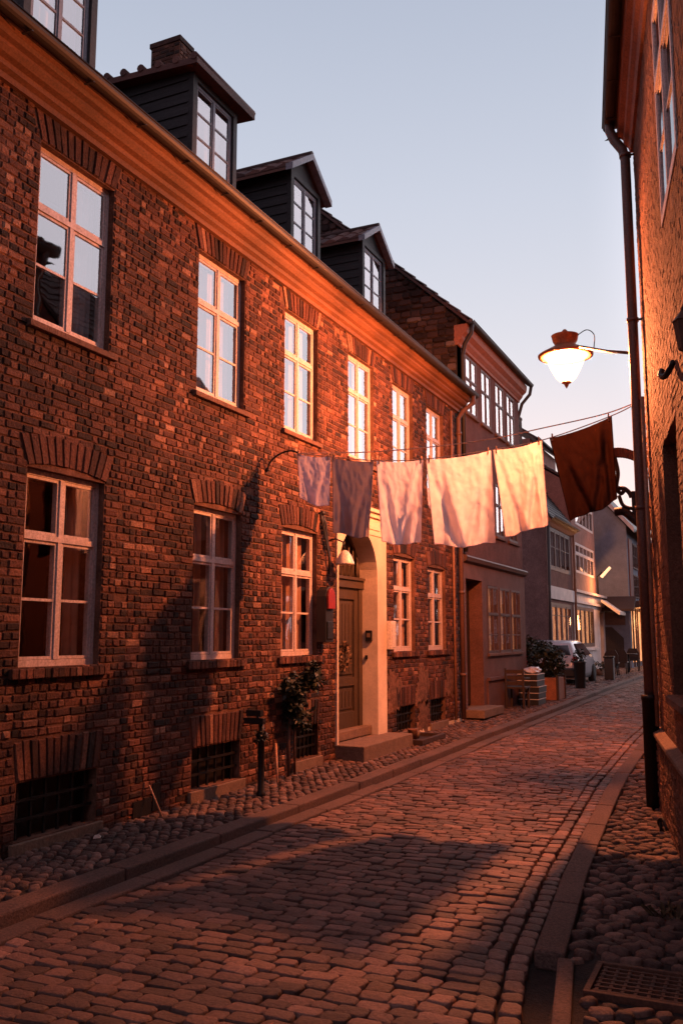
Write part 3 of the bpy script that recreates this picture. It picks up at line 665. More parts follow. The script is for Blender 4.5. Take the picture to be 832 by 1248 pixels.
# ---- dormers
def dormer(y0, y1, gable):
    zt = 7.9; xf = -5.4; dm = MB()
    dm.box((-7.2, y0, 6.6), (xf - .02, y0 + .05, zt)); dm.box((-7.2, y1 - .05, 6.6), (xf - .02, y1, zt))
    for k in range(9): z = 6.75 + k * .135; dm.hexa([(-7.2, y0 - .016, z), (xf - .03, y0 - .016, z), (xf - .03, y0 + .01, z), (-7.2, y0 + .01, z), (-7.2, y0 - .004, z + .128), (xf - .03, y0 - .004, z + .128), (xf - .03, y0 + .01, z + .128), (-7.2, y0 + .01, z + .128)])
    Fd = Fr((xf, 0, 0), (0, 1, 0), (1, 0, 0))
    dm.fbox(Fd, y0 - .01, y0 + .07, 6.6, zt, -.05, .03); dm.fbox(Fd, y1 - .07, y1 + .01, 6.6, zt, -.05, .03); dm.fbox(Fd, y0 + .07, y1 - .07, zt - .07, zt, -.05, .028); dm.fbox(Fd, y0 + .07, y1 - .07, 6.6, 6.88, -.05, .028)
    yc = (y0 + y1) / 2; dm.box((-7.2, y0 + .05, 6.6), (-7.15, y1 - .05, zt))
    if gable: dm.add([(xf, y0, zt), (xf, y1, zt), (xf, yc, 8.21)], [(0, 1, 2)])
    do = dm.build('dormer', 'dormer_board', H1)
    rf = MB()
    def tiles(ya, za, yb, zb):
        L = math.hypot(yb - ya, zb - za); cn = 8
        for k in range(cn):
            x0 = xf + .12 - k * .24; 
            for (r0, r1) in ((0, .52), (.5, 1)):
                vs = []
                for t in (r0, r1):
                    for i, h in enumerate((0, .03, .035, .015, 0)):
                        vs.append((x0 - .24 * i / 4, ya + (yb - ya) * t, za + (zb - za) * t + h + (.02 if t == r0 else 0)))
                vs += [(x0 - .24 * i / 4, ya + (yb - ya) * r0, za + (zb - za) * r0 - .01) for i in range(5)]
                rf.add(vs, [(i, i + 1, 6 + i, 5 + i) for i in range(4)] + [(10 + i, 11 + i, i + 1, i) for i in range(4)])
        rf.hexa([(xf + .11, ya, za - .05), (-7.4, ya, za - .05), (-7.4, yb, zb - .05), (xf + .11, yb, zb - .05), (xf + .11, ya, za), (-7.4, ya, za), (-7.4, yb, zb), (xf + .11, yb, zb)])
    if gable:
        tiles(y0 - .16, 7.86, yc, 8.28); tiles(y1 + .16, 7.86, yc, 8.28); rf.tube([(xf + .12, yc, 8.30), (-7.4, yc, 8.30)], .05, 8)
    else:
        rf.hexa([(xf + .16, y0 - .14, 7.9), (-7.4, y0 - .14, 8.02), (-7.4, y1 + .2, 8.02), (xf + .16, y1 + .2, 7.9), (xf + .16, y0 - .14, 7.97), (-7.4, y0 - .14, 8.09), (-7.4, y1 + .2, 8.09), (xf + .16, y1 + .2, 7.97)])
        for k in range(8): x0 = xf + .12 - k * .24; rf.tube([(x0, y0 - .15, 7.99 + k * .016), (x0, y1 + .21, 7.99 + k * .016)], .045, 8)
    rf.build('roof', 'tiles', do, recalc=False)
    if gable:
        bg = MB()
        for s_, ya in ((1, y0 - .17), (-1, y1 + .17)):
            bg.hexa([(xf + .03, ya, 7.80), (xf + .135, ya, 7.80), (xf + .135, yc, 8.22), (xf + .03, yc, 8.22), (xf + .03, ya, 7.89), (xf + .135, ya, 7.89), (xf + .135, yc, 8.31), (xf + .03, yc, 8.31)])
        bg.build('bargeboard', 'frame_grey', do)
    window(Fd, y0 + .075, y1 - .075, 6.885, zt - .075, do, d=.0, fm='frame_grey', transom=0, low_bars=(.34, .67), fw=.035, curt='full', room=False)
for (a, b, k) in ((5.22, 6.11, 0), (7.72, 8.62, 0), (10.02, 10.88, 1), (12.4, 13.32, 1)):
    dormer(a, b, k)
mkchim(FL, 10.52, 10.86, 9.0, 10.84, -2.98, -2.45, H1)
# downpipe at the far end
dp = MB(); dp.tube([FL(16.35, 6.27, .36), FL(16.35, 6.12, .36), FL(16.2, 5.95, .2), FL(16.15, 5.8, .12), FL(16.15, 4, .12), FL(16.15, .2, .12)], .045, 12)
for z in (5.5, 4, 2.5, 1.0): dp.lathe([(.047, -.03), (.058, -.03), (.058, .03), (.047, .03)], FL(16.15, z, .12))
dp.build('downpipe', 'pipe_paint', H1)
dp = MB(); dp.tube([FL(15.92, 5.9, .05), FL(15.92, .2, .05)], .025, 8); dp.build('conduit', 'pipe_light', H1)

# things on the left wall
bl = thing('wall_lamp', 'small white bell shaped lamp on an iron bracket beside the arched doorway', 'lamp', FL(10.72, 2.62, 0.05))
MB().lathe([(.13, -.13), (.125, -.11), (.085, -.01), (.05, .04), (.02, .06), (.001, .065)], FL(10.80, 2.76, .2), 20).build('lamp_shade', 'white_enamel', bl)
MB().tube([FL(10.72, 2.95, .0), FL(10.72, 2.97, .1), FL(10.78, 2.93, .18), FL(10.80, 2.82, .2)], .012, 8).build('bracket', 'black_iron', bl)
cb = MB()
for k in range(3):
    a = 10.42 + k * .03; cb.tube([FL(a, 3.28, .03), FL(a + .03, 3.15, .04 + .01 * k), FL(a + .10, 2.95, .05), FL(10.63 + .012 * k, 2.72, .05), FL(10.68, 2.5, .03)], .012, 6)
cb.lathe([(.001, -.03), (.03, -.02), (.03, .02), (.001, .03)], FL(10.45, 3.28, .04)); tag(cb.build('cable_bundle', 'cable'), 'dark electric cables hanging down the bricks left of the door arch', 'cable')
rb = thing('letter_box', 'dark wall box with a rounded red lid left of the door', 'box', FL(10.42, 1.6, 0.02))
q = MB(); bx = [(10.33, 1.62), (10.56, 1.62), (10.56, 2.20), (10.53, 2.28), (10.445, 2.33), (10.36, 2.28), (10.33, 2.20)]
q.prism(bx, lambda p, k: FL(p[0], p[1], .016 if k == 0 else .15)); q.build('box_body', 'plastic_black', rb, bevel=.008)
q = MB(); q.prism([(10.345, 2.04), (10.545, 2.04), (10.55, 2.20), (10.52, 2.27), (10.445, 2.31), (10.37, 2.27), (10.34, 2.20)], lambda p, k: FL(p[0], p[1], .151 if k == 0 else .185)); q.build('lid', 'red_enamel', rb, bevel=.008)
q = MB(); q.fbox(FL, 10.36, 10.53, 1.66, 1.88, .151, .165); q.build('door_flap', 'black_iron', rb, bevel=.004)
mt_ = thing('meter_cabinet', 'white metal cabinet on the wall right of the door surround', 'box', FL(12.78, 1.5, .01))
q = MB(); q.fbox(FL, 12.67, 12.88, 1.5, 1.92, .016, .10); q.build('cabinet', 'white_enamel', mt_, bevel=.006)
q = MB(); q.fbox(FL, 12.70, 12.85, 1.53, 1.89, .101, .108); q.build('cabinet_door', 'white_enamel', mt_, bevel=.003)
ib = thing('door_intercom', 'square dark doorbell panel inside the doorway reveal', 'doorbell', (-5.28, 12.30, 1.6))
MB().box((-5.30, 12.275, 1.62), (-5.20, 12.307, 1.78)).build('panel', 'black_iron', ib, bevel=.004); MB().box((-5.275, 12.268, 1.68), (-5.225, 12.274, 1.74)).build('button_plate', 'stone_sill', ib)
tag(MB().box((-5.31, 12.28, 1.36), (-5.27, 12.307, 1.42)).build('door_bell', 'black_iron', bevel=.008), 'tiny dark bell push below the doorbell panel in the door reveal', 'doorbell')
# ================================================================== SECOND HOUSE (mauve render, three storeys)
H2 = thing('rendered_house', 'tall mauve rendered house with four bright top windows and rubble gable', 'house', (-5.15, 19, 0))
F2 = Fr((-5.15, 0, 0), (0, 1, 0), (1, 0, 0)); T2 = [(17.03, 17.8), (18.15, 18.87), (19.27, 19.97), (20.26, 20.95)]; M2 = [(17.2, 17.9), (19.1, 19.8), (20.2, 21.0)]
hs = [(a, b, 6.15, 7.33) for a, b in T2] + [(a, b, 3.85, 5.0) for a, b in M2] + [(16.72, 17.82, .3, 2.8, .3)] + [(18.2, 19.0, 1.35, 2.74), (19.14, 19.98, 1.35, 2.73), (20.12, 20.95, 1.35, 2.72)]
mb = MB(); shell(mb, F2, 16.52, 21.45, 3.15, 7.7, hs, 0, .1); shell(mb, Fr((-5.12, 0, 0), (0, 1, 0), (1, 0, 0)), 16.6, 21.45, 0, 3.15, hs, 1, .12)
mb.quad((-5.15, 21.45, 0), (-12, 21.45, 0), (-12, 21.45, 8), (-5.15, 21.45, 7.7)); mb.quad((-12, 16.6, 0), (-12, 21.45, 0), (-12, 21.45, 8), (-12, 16.6, 8)); mb.quad((-5.15, 21.45, 0), (-5.12, 21.45, 0), (-5.12, 21.45, 3.15), (-5.15, 21.45, 3.15))
mb.add([(-4.95, 21.45, 7.7), (-12, 21.45, 7.7), (-8.4, 21.45, 10.8)], [(0, 1, 2)])
mb.build('wall', ['render_mauve', 'render_lower'], H2, recalc=False)
# rubble gable wall towards the viewer
FG = Fr((-5.15, 16.52, 0), (-1, 0, 0), (0, -1, 0)); mb = MB()
prof = [(0, 0), (7, 0), (7, 7.8), (3.3, 11.0), (0, 7.95)]; mb.prism(prof, lambda p, k: FG(p[0], p[1], -.25 if k == 0 else 0), 0)
v = 6.0
while v < 10.9:
    h = rnd.uniform(.09, .16); lim = 3.3 if v > 7.9 else 0
    u = max(0, (v - 7.9) / .925) if v > 7.8 else 0; ue = 4.6
    u += .02
    while u < ue:
        l = rnd.uniform(.13, .34); w_ = rnd.uniform(-.02, .02)
        P = [(u + .01, v + .01 + w_), (u + l / 2, v + w_ - .005), (u + l - .01, v + .012 + w_), (u + l, v + h / 2), (u + l - .02, v + h - .012), (u + l / 2, v + h), (u + .02, v + h - .01), (u, v + h / 2)]
        c_ = (u + l / 2, v + h / 2); dp_ = rnd.uniform(.02, .06)
        vs = [FG(p[0], p[1], .001) for p in P] + [FG(c_[0] + (p[0] - c_[0]) * .75, c_[1] + (p[1] - c_[1]) * .72, dp_) for p in P]
        mb.add(vs, [(8, 9, 10, 11, 12, 13, 14, 15)] + [(i, (i + 1) % 8, 8 + (i + 1) % 8, 8 + i) for i in range(8)], 1); u += l
    v += h
mb.build('gable_wall', ['soil', 'rubble'], H2)
tile_slope(F2, 16.45, 21.5, .28, 7.82, -3.25, 11.05, 'tiles', H2); tile_slope(F2, 16.45, 21.5, -7, 7.6, -3.25, 11.05, 'tiles', H2, pw=.6, pl=.6)
cornice(F2, 16.5, 21.47, [(.004, 7.38), (.03, 7.38), (.04, 7.43), (.10, 7.50), (.12, 7.55), (.20, 7.62), (.22, 7.70), (.22, 7.78), (-.05, 7.78), (-.05, 7.38)], H2, 'rust_paint')
gutter(F2, 16.5, 21.6, 7.82, .30, .06, H2)
dp = MB(); dp.tube([F2(16.58, 7.78, .30), F2(16.58, 7.6, .28), F2(16.66, 7.42, .12), F2(16.68, 7.2, .06), F2(16.68, 3.3, .06)], .04, 10); dp.build('downpipe', 'zinc', H2)
dp = MB(); dp.tube([F2(21.58, 7.78, .30), F2(21.6, 7.6, .26), F2(21.5, 7.35, .08), F2(21.49, 6.9, -.05), F2(21.49, .2, -.06)], .04, 10); dp.build('downpipe', 'zinc', H2)
MB().prism([(.004, 3.08), (.10, 3.13), (.13, 3.20), (.10, 3.235), (.004, 3.26)], lambda p, k: F2(16.55 if k == 0 else 21.48, p[1], p[0])).build('string_course', 'frame_brown', H2)
for a, b in T2: window(F2, a, b, 6.15, 7.33, H2, d=.012, fm='frame_brown', transom=.4, low_bars=(), fw=.03, vbars=0, sill=.05)
for a, b in M2: window(F2, a, b, 3.85, 5.0, H2, d=.012, fm='frame_brown', transom=.4, low_bars=(), fw=.03, vbars=0, sill=.05)
FB = Fr((-5.12, 0, 0), (0, 1, 0), (1, 0, 0))
for k, (a, b) in enumerate(((18.2, 19.0), (19.14, 19.98), (20.12, 20.95))): window(FB, a, b, 1.35, 2.73, H2, d=.012, fm='frame_brown', transom=.42, low_bars=(.45,), fw=.03, vbars=0, sill=.05, cols=2, curt=None, back='lit_dim', bd=.14, gm='glass_low')
q = MB(); q.fbox(FB, 18.05, 20.2, .80, .86, .0, .07); q.fbox(FB, 18.05, 21.4, g(20), .80, .0, .03); q.build('plinth', 'render_lower', H2)
MB().fbox(FB, 16.74, 17.8, .36, 2.78, -.32, -.27).build('door', 'brown_door', H2); MB().fbox(FB, 16.6, 18.0, .18, .33, -.26, .35).build('doorstep', 'stone_sill', H2, bevel=.01)
# ================================================================== THIRD HOUSE (grey side, slate roof), FOURTH (white shop floor), FIFTH (blue gable)
X3 = -6.6; F3 = Fr((X3, 0, 0), (0, 1, 0), (1, 0, 0))
H3 = thing('slate_house', 'narrow two storey house with grey rendered side and steep slate roof', 'house', (X3, 33, .2))
W3 = [(31.55, 35.1)]; mb = MB(); shell(mb, F3, 31.0, 35.6, .1, 5.75, [(31.5, 35.1, 4.0, 5.5), (31.45, 35.1, 1.27, 2.86)], 0, .1)
FS = Fr((X3, 31.0, 0), (-1, 0, 0), (0, -1, 0)); mb.quad(FS(0, .1), FS(6, .1), FS(6, 5.75), FS(0, 5.75), 1); mb.add([FS(-.0, 5.75), FS(6, 5.75), FS(3, 9.2)], [(0, 1, 2)], 1); mb.quad(FS(6, .1), FS(6, .1, -4.6), FS(6, 5.75, -4.6), FS(6, 5.75))
mb.build('wall', ['render_mauve', 'render_grey'], H3, recalc=False)
tile_slope(F3, 30.95, 35.6, .25, 5.7, -2.2, 9.0, 'slate', H3, pw=.24, pl=.2, wave=0); tile_slope(F3, 30.95, 35.6, -6.3, 5.7, -2.2, 9.0, 'slate', H3, pw=.6, pl=.6, wave=0)
cornice(F3, 30.95, 35.6, [(.004, 5.52), (.04, 5.52), (.12, 5.62), (.2, 5.68), (.2, 5.74), (0, 5.74)], H3, 'rust_paint'); gutter(F3, 30.9, 35.6, 5.78, .3, .06, H3)
window(F3, 31.5, 35.1, 4.0, 5.5, H3, d=.012, fm='frame_brown', transom=0, low_bars=(.55,), cols=4, fw=.09, curt='full'); window(F3, 31.45, 35.1, 1.27, 2.86, H3, d=.012, fm='frame_brown', transom=0, low_bars=(.75,), cols=4, fw=.1, curt=None, back='brick_reflection', bd=.16, gm='glass_clear')
q = MB(); q.fbox(F3, 30.98, 35.58, 2.98, 3.42, .002, .06); q.fbox(F3, 30.98, 31.2, .1, 2.98, .002, .05); q.build('shop_fascia', 'white_paint', H3)
MB().tube([F3(30.94, 5.6, .1), F3(30.94, .3, .04)], .05, 8).build('downpipe', 'zinc', H3)
q = MB(); q.fbox(F3, 33.5, 34.2, 6.8, 6.86, -.9, -.4); q.v = [p for p in q.v]
sk = MB(); sk.prism([(-.55, 7.02), (-1.05, 7.72), (-1.01, 7.76), (-.50, 7.06)], lambda p, k: F3(33.3 if k == 0 else 34.0, p[1], p[0])); sk.build('skylight', 'car_glass', H3)
mkchim(Fr((-7.8, 0, 0), (0, 1, 0), (1, 0, 0)), 30.9, 31.9, 7.3, 9.55, -1.3, .25, H3)
HB = thing('back_house', 'upper wall of a house showing behind the slate roof', 'house', (-9, 39, .2))
FBk = Fr((-8.2, 0, 0), (0, 1, 0), (1, 0, 0)); q = MB(); q.fbox(FBk, 36.0, 41, .2, 9.7, -3, 0); q.build('wall', 'render_pink', HB); tile_slope(FBk, 35.9, 41, .25, 9.7, -1.5, 11.0, 'tiles', HB, pw=.4, pl=.4); gutter(FBk, 35.9, 41, 9.72, .3, .06, HB)
F4 = F3; H4 = thing('shop_house', 'three storey pink house over a white shop front with orange reflections painted in its windows', 'house', (X3, 38, .2))
mb = MB(); shell(mb, F4, 35.62, 41.0, 3.45, 7.6, [(36.3, 40.6, 4.2, 5.4), (36.5, 40.6, 6.15, 7.1)], 0, .1); shell(mb, F4, 35.62, 43.1, .1, 3.45, [(35.95, 40.1, 1.25, 2.86), (41.7, 42.7, .3, 2.75, .3)], 1, .1)
mb.quad(F4(35.62, .1, 0), F4(35.62, .1, -6), F4(35.62, 7.6, -6), F4(35.62, 7.6, 0)); mb.add([F4(35.62, 7.6, .1), F4(35.62, 7.6, -6), F4(35.62, 9.6, -3)], [(0, 1, 2)]); mb.fbox(F4, 41.0, 43.1, 3.44, 3.5, -3, 0, 1)
mb.build('wall', ['render_pink', 'white_paint'], H4, recalc=False)
tile_slope(F4, 35.6, 41.1, .3, 7.6, -3, 9.8, 'tiles', H4, pw=.3, pl=.35); gutter(F4, 35.6, 41.1, 7.6, .3, .06, H4)
window(F4, 36.3, 40.6, 4.2, 5.4, H4, d=.012, fm='frame', transom=.35, low_bars=(), cols=5, fw=.06, curt='full', cm='curtain_warm'); window(F4, 36.5, 40.6, 6.15, 7.1, H4, d=.012, fm='frame', transom=0, low_bars=(), cols=5, fw=.06, curt='full', cm='curtain_warm')
window(F4, 35.95, 40.1, 1.25, 2.86, H4, d=.012, fm='frame_brown', transom=0, low_bars=(), cols=4, fw=.09, curt=None, back='shop_glow_reflection', bd=.16, gm='glass_clear')
q = MB(); q.fbox(F4, 35.62, 43.1, 2.98, 3.08, .002, .10); q.fbox(F4, 35.62, 43.1, 3.40, 3.5, .002, .14); q.fbox(F4, 35.7, 40.6, 1.12, 1.22, .002, .12); q.build('shop_fascia', 'white_paint', H4)
MB().tube([F4(35.62, 5.7, .08), F4(35.62, 4.3, .08), F4(35.62, .3, .08)], .05, 8).build('downpipe', 'pipe_light', H4)
MB().fbox(F4, 41.72, 42.68, .3, 2.72, -.31, -.27).build('door', 'brown_door', H4)
aw = thing('shop_awning', 'small white sloping awning over the shop door', 'awning', (-6.3, 42.2, 2.7)); MB().prism([(.15, 3.3), (.95, 2.75), (.95, 2.62), (.9, 2.62), (.15, 3.2)], lambda p, k: F4(41.2 if k == 0 else 43.0, p[1], p[0])).build('canopy', 'fabric_awning', aw); MB().tube([F4(41.25, 2.68, .9), F4(41.25, 2.8, .12)], .015, 6).build('support_rod', 'black_iron', aw)
H5 = thing('gabled_house', 'blue grey gabled house with red panelled front at the far bend', 'house', (-5.5, 45, .2))
FS5 = Fr((-5.5, 43.2, 0), (-1, 0, 0), (0, -1, 0)); mb = MB(); mb.prism([(0, .1), (5.5, .1), (5.5, 6.3), (2.4, 9.6), (0, 6.75)], lambda p, k: FS5(p[0], p[1], -14 if k == 0 else 0)); mb.build('wall', 'render_blue', H5)
F5 = Fr((-5.5, 0, 0), (0, 1, 0), (1, 0, 0))
q = MB(); q.prism([(.35, 6.45), (-2.4, 9.66), (-5.9, 6.2), (-5.9, 6.35), (-2.4, 9.85), (.35, 6.62)], lambda p, k: F5(43.1 if k == 0 else 57.3, p[1], p[0])); q.build('roof', 'slate', H5)
MB().prism([(.36, 6.42), (.36, 6.66), (-2.4, 9.88), (-2.4, 9.62)], lambda p, k: F5(43.02 if k == 0 else 43.1, p[1], p[0])).build('verge_board', 'frame', H5); gutter(F5, 43.1, 57.2, 6.5, .4, .07, H5)
for k in range(4):
    u = 43.5 + k * 3.4
    MB().fbox(F5, u, u + 1.1, 3.4, 6.2, .002, .06).build('wall_panel', 'red_panel', H5); window(F5, u + 1.3, u + 3.1, 4.9, 6.1, H5, d=.06, fm='frame_brown', transom=0, low_bars=(.5,), cols=3, curt=None, room=False); window(F5, u + 1.3, u + 3.1, 3.5, 4.6, H5, d=.06, fm='frame_brown', transom=0, low_bars=(.5,), cols=3, curt=None, room=False)
MB().fbox(F5, 43.4, 57.1, 3.0, 3.3, .002, .5).build('awning_rail', 'frame_brown', H5)
q = MB(); q.fbox(F5, 43.7, 48.4, .5, 2.85, .002, .05); q.build('shop_window', 'shop_glow_reflection', H5); q = MB()
for u in (43.6, 44.6, 45.3, 46.6, 47.6, 48.4): q.fbox(F5, u - .06, u + .06, .3, 2.95, .051, .12)
q.build('shop_frame', 'frame_brown', H5)
q = MB(); q.prism([(.3, .2), (2.0, .2), (2.0, 1.6), (1.6, 2.1), (.8, 2.1), (.3, 1.6)], lambda p, k: FS5(p[0], p[1], .002 if k == 0 else .06)); q.build('door', 'brown_door', H5)
q = MB(); q.fbox(FS5, .2, 2.4, 2.2, 2.8, .002, .05); q.build('shop_sign_board', 'frame_brown', H5)
da = thing('dark_awning', 'dark brown awning over the arched door of the gabled house', 'awning', (-6.5, 42.6, 3)); MB().prism([(.002, 3.5), (.9, 2.9), (.9, 2.8), (.002, 3.35)], lambda p, k: FS5(-.3 if k == 0 else 2.3, p[1], p[0])).build('canopy', 'fabric_dark', da)
wl = thing('shop_lamp', 'small tilted glowing lamp on an arm high on the shop house corner', 'lamp', (-6.4, 41, 4.3))
MB().tube([F3(40.98, 3.5, .08), F3(40.98, 4.3, .08), F3(40.98, 4.5, .3)], .03, 8).build('bracket', 'black_iron', wl)
MB().prism([(.22, 4.30), (.62, 4.72), (.66, 4.66), (.28, 4.24)], lambda p, k: F3(40.8 if k == 0 else 41.15, p[1], p[0])).build('lamp_shade', 'lit_shade', wl)
pl = bpy.data.lights.new('shop_lamp_light', 'POINT'); pl.energy = 190; pl.color = (1, .36, .12); pl.shadow_soft_size = .1; po = bpy.data.objects.new('lamp_light', pl); COL.objects.link(po); po.parent = wl; po.location = V((-5.9, 39.9, 3.9)) - V((-6.4, 41, 4.3))
pl = bpy.data.lights.new('shop_window_light', 'POINT'); pl.energy = 130; pl.color = (1, .42, .15); pl.shadow_soft_size = .4; po = bpy.data.objects.new('lamp_light', pl); COL.objects.link(po); po.parent = H5; po.location = V((-5.0, 45.5, 2.4)) - V((-5.5, 45, .2))
HE = thing('end_house', 'dark brick house closing the far end of the street', 'house', (-1, 62, .2)); q = MB(); q.box((-5, 60, .1), (8, 68, 6.2)); q.build('wall', 'render_pink', HE)
q = MB(); q.prism([(59.5, 6.2), (68.5, 6.2), (64, 9.2)], lambda p, k: V((-5.3 if k == 0 else 8.3, p[0], p[1]))); q.build('roof', 'tiles', HE)
FE = Fr((0, 59.99, 0), (1, 0, 0), (0, -1, 0))
for k in range(6): window(FE, -4.6 + k * 2, -3.5 + k * 2, 1.2, 2.8, HE, d=.05, curt=None, room=False); window(FE, -4.6 + k * 2, -3.5 + k * 2, 3.8, 5.3, HE, d=.05, curt=None, room=False)

# ================================================================== RIGHT HOUSE
HR = thing('right_house', 'tall rough brown brick house rising close on the right edge', 'house', (-1.0, 9.79, 0))
hr = [(1.79, 2.95, 1.22, 3.32), (4.3, 5.5, 1.22, 3.32), (7.2, 8.4, 1.22, 3.32), (2.75, 3.95, 4.84, 6.6), (5.4, 6.6, 4.84, 6.6), (8.1, 9.3, 4.84, 6.6)]
mb = MB(); shell(mb, FR, 0, 14, -.05, 7.15, hr, 0, .17, 1); bricks(mb, FR, 0, 14, .82, 7.05, [(a - .003, b + .003, c, d) for a, b, c, d in hr], mi=1, dep=.0028, j=.003, hdr=.3)
mb.quad(FR(0, -.05), FR(0, 7.15), FR(0, 7.15, -7), FR(0, -.05, -7), 0); mb.add([FR(0, 7.15, .3), FR(0, 7.15, -7.3), FR(0, 9.6, -3.5)], [(0, 1, 2)], 1); mb.quad(FR(14, -.05), FR(14, 7.15), FR(14, 7.15, -7), FR(14, -.05, -7), 0); mb.quad(FR(0, -.05, -7), FR(14, -.05, -7), FR(14, 7.15, -7), FR(0, 7.15, -7))
FRg = Fr(FR(0, 0, 0), -FR.n, -FR.u); bricks(mb, FRg, 0, 7, .1, 7.1, [], mi=1, dep=.006, j=.003)
mb.build('wall', ['mortar_right', 'brick_right'], HR, recalc=False)
q = MB(); q.prism([(.002, -.05), (.05, -.05), (.05, .72), (.002, .72)], lambda p, k: FR(.02 if k == 0 else 14, p[1], p[0])); Fp = Fr(FR(0, 0, .05), FR.u, FR.n); bricks(q, Fp, .02, 14, 0, .72, [], mi=1, dep=.01); q.build('plinth', ['mortar_right', 'brick_right'], HR, recalc=False)
q = MB(); q.prism([(.0, .725), (.085, .725), (.085, .76), (.0, .80)], lambda p, k: FR(.1 if k == 0 else 14, p[1], p[0])); q.build('plinth_ledge', 'stone_sill', HR, bevel=.006)
cornice(FR, -.02, 14, [(.004, 6.98), (.03, 6.98), (.05, 7.04), (.09, 7.08), (.10, 7.14), (.15, 7.18), (.16, 7.25), (.16, 7.30), (-.05, 7.30), (-.05, 6.98)], HR, 'rust_paint')
MB().fbox(FR, -.05, 14, 7.302, 7.34, -.05, .22).build('soffit_board', 'frame_brown', HR); gutter(FR, -.05, 14, 7.33, .24, .07, HR)
tile_slope(FR, -.1, 14, .24, 7.37, -3.5, 9.7, 'tiles', HR, pw=.24, pl=.34); tile_slope(FR, -.1, 14, -7.3, 7.2, -3.5, 9.7, 'tiles', HR, pw=.6, pl=.6)
for i, (a, b, c, d) in enumerate(hr): window(FR, a, b, c, d, HR, d=.012 if c > 4 else -.13, fm='frame' if c > 4 else 'frame_brown', transom=.36, low_bars=(.5,), curt='full', cm='curtain' if c > 4 else 'curtain_warm', sill=.07 if c < 4 else None, fw=.06)
dp = MB(); dpx = lambda z: V((-1.065, 9.60, z))
dp.tube([FR(.10, 7.3, .24), FR(.10, 7.2, .24), FR(.12, 7.08, .2), V((-1.09, 9.61, 6.93)), dpx(6.8), dpx(5), dpx(3), dpx(.75)], .052, 14)
for z in (6.85, 5.0, 3.0): dp.lathe([(.054, -.02), (.062, -.02), (.062, .02), (.054, .02)], dpx(z)); dp.tube([dpx(z), (-.97, 9.6, z)], .012, 6)
dpo = dp.build('downpipe', 'pipe_paint', HR)
dp = MB(); dp.lathe([(.055, .02), (.078, .02), (.078, 1.07), (.085, 1.07), (.085, 1.12), (.055, 1.12)], dpx(0), 20); dp.build('pipe_sleeve', 'black_iron', dpo)
dp = MB(); dp.tube([(-1.0, 9.55, 4.15), (-1.0, 9.55, .82)], .022, 8); dp.build('conduit', 'pipe_light', HR)
# low house further along the right, mirrored in the windows opposite
HN = thing('neighbour_house', 'low brick house beyond the corner on the right side of the street', 'house', (.3, 20, .1)); FN = Fr((-.25, 0, 0), (0, -1, 0), (-1, 0, 0))
nh = [(-29 + k * 2.4, -27.9 + k * 2.4, 1.2, 2.7) for k in range(5)] + [(-29 + k * 2.4, -27.9 + k * 2.4, 3.6, 5) for k in range(5)]
q = MB(); shell(q, FN, -30, -16.6, 0, 5.4, nh, 0, .1)
q.build('wall', 'render_pink', HN, recalc=False); tile_slope(FN, -30, -16.55, .25, 5.35, -3, 8.0, 'tiles', HN, pw=.4, pl=.4); tile_slope(FN, -30, -16.55, -6.25, 5.35, -3, 8.0, 'tiles', HN, pw=.6, pl=.6)
for h in nh: window(FN, *h, HN, curt='full', room=False)

# ================================================================== STREET LAMP ON THE CORNER
LP = V((-2.06, 11.15, 5.18))        # brim centre
LS = .92
lamp = thing('street_lantern', 'glowing glass street lantern with wide hat coloured orange like the glow on a long wall arm', 'street lamp', LP)
MB().lathe([(a * LS, b * LS) for a, b in [(.285, .0), (.365, .0), (.37, .025), (.33, .05), (.22, .11), (.15, .15), (.135, .17), (.165, .22), (.18, .29), (.185, .30), (.06, .31), (.035, .33), (.04, .36), (.02, .385), (.001, .39)]], LP, 32).build('lamp_hat', 'lamp_hat', lamp)
MB().lathe([(a * LS, b * LS) for a, b in [(.272, -.005), (.25, -.06), (.195, -.19), (.135, -.30), (.09, -.345), (.05, -.36)]], LP, 32).build('lamp_glass', 'lantern_glass', lamp, recalc=False)
MB().lathe([(a * LS, b * LS) for a, b in [(.06, -.355), (.065, -.37), (.03, -.39), (.025, -.41), (.001, -.45)]], LP, 16).build('bottom_finial', 'lamp_hat', lamp)
MB().lathe([(.001, -.27), (.03, -.26), (.045, -.235), (.03, -.21), (.001, -.20)], LP, 16).build('bulb', 'bulb', lamp)
A0 = V((-1.08, 9.66, 4.66)); AE = LP + V((.09, -.05, .115))
MB().tube([A0, A0 + (AE - A0) * .4 + V((0, 0, -.015)), A0 + (AE - A0) * .8, AE], .018, 10).build('wall_arm', 'rust_iron', lamp)
MB().tube(spline([LP + V((.155, -.02, .25)), LP + V((.30, -.18, .25)), LP + V((.42, -.4, .10)), A0 + (AE - A0) * .6], 6), .006, 6).build('feed_cable', 'cable', lamp)
MB().tube([A0 + V((.0, 0, 0)), A0 + V((-.05, .05, -.06)), A0 + V((-.045, .03, -.12)), A0 + V((-.02, 0, -.13))], .009, 6).build('hook', 'black_iron', lamp)
pl = bpy.data.lights.new('lantern_light', 'POINT'); pl.energy = 3000; pl.color = (1, .27, .095); pl.shadow_soft_size = .045
po = bpy.data.objects.new('lamp_light', pl); COL.objects.link(po); po.parent = lamp; po.location = (0, 0, -.15)

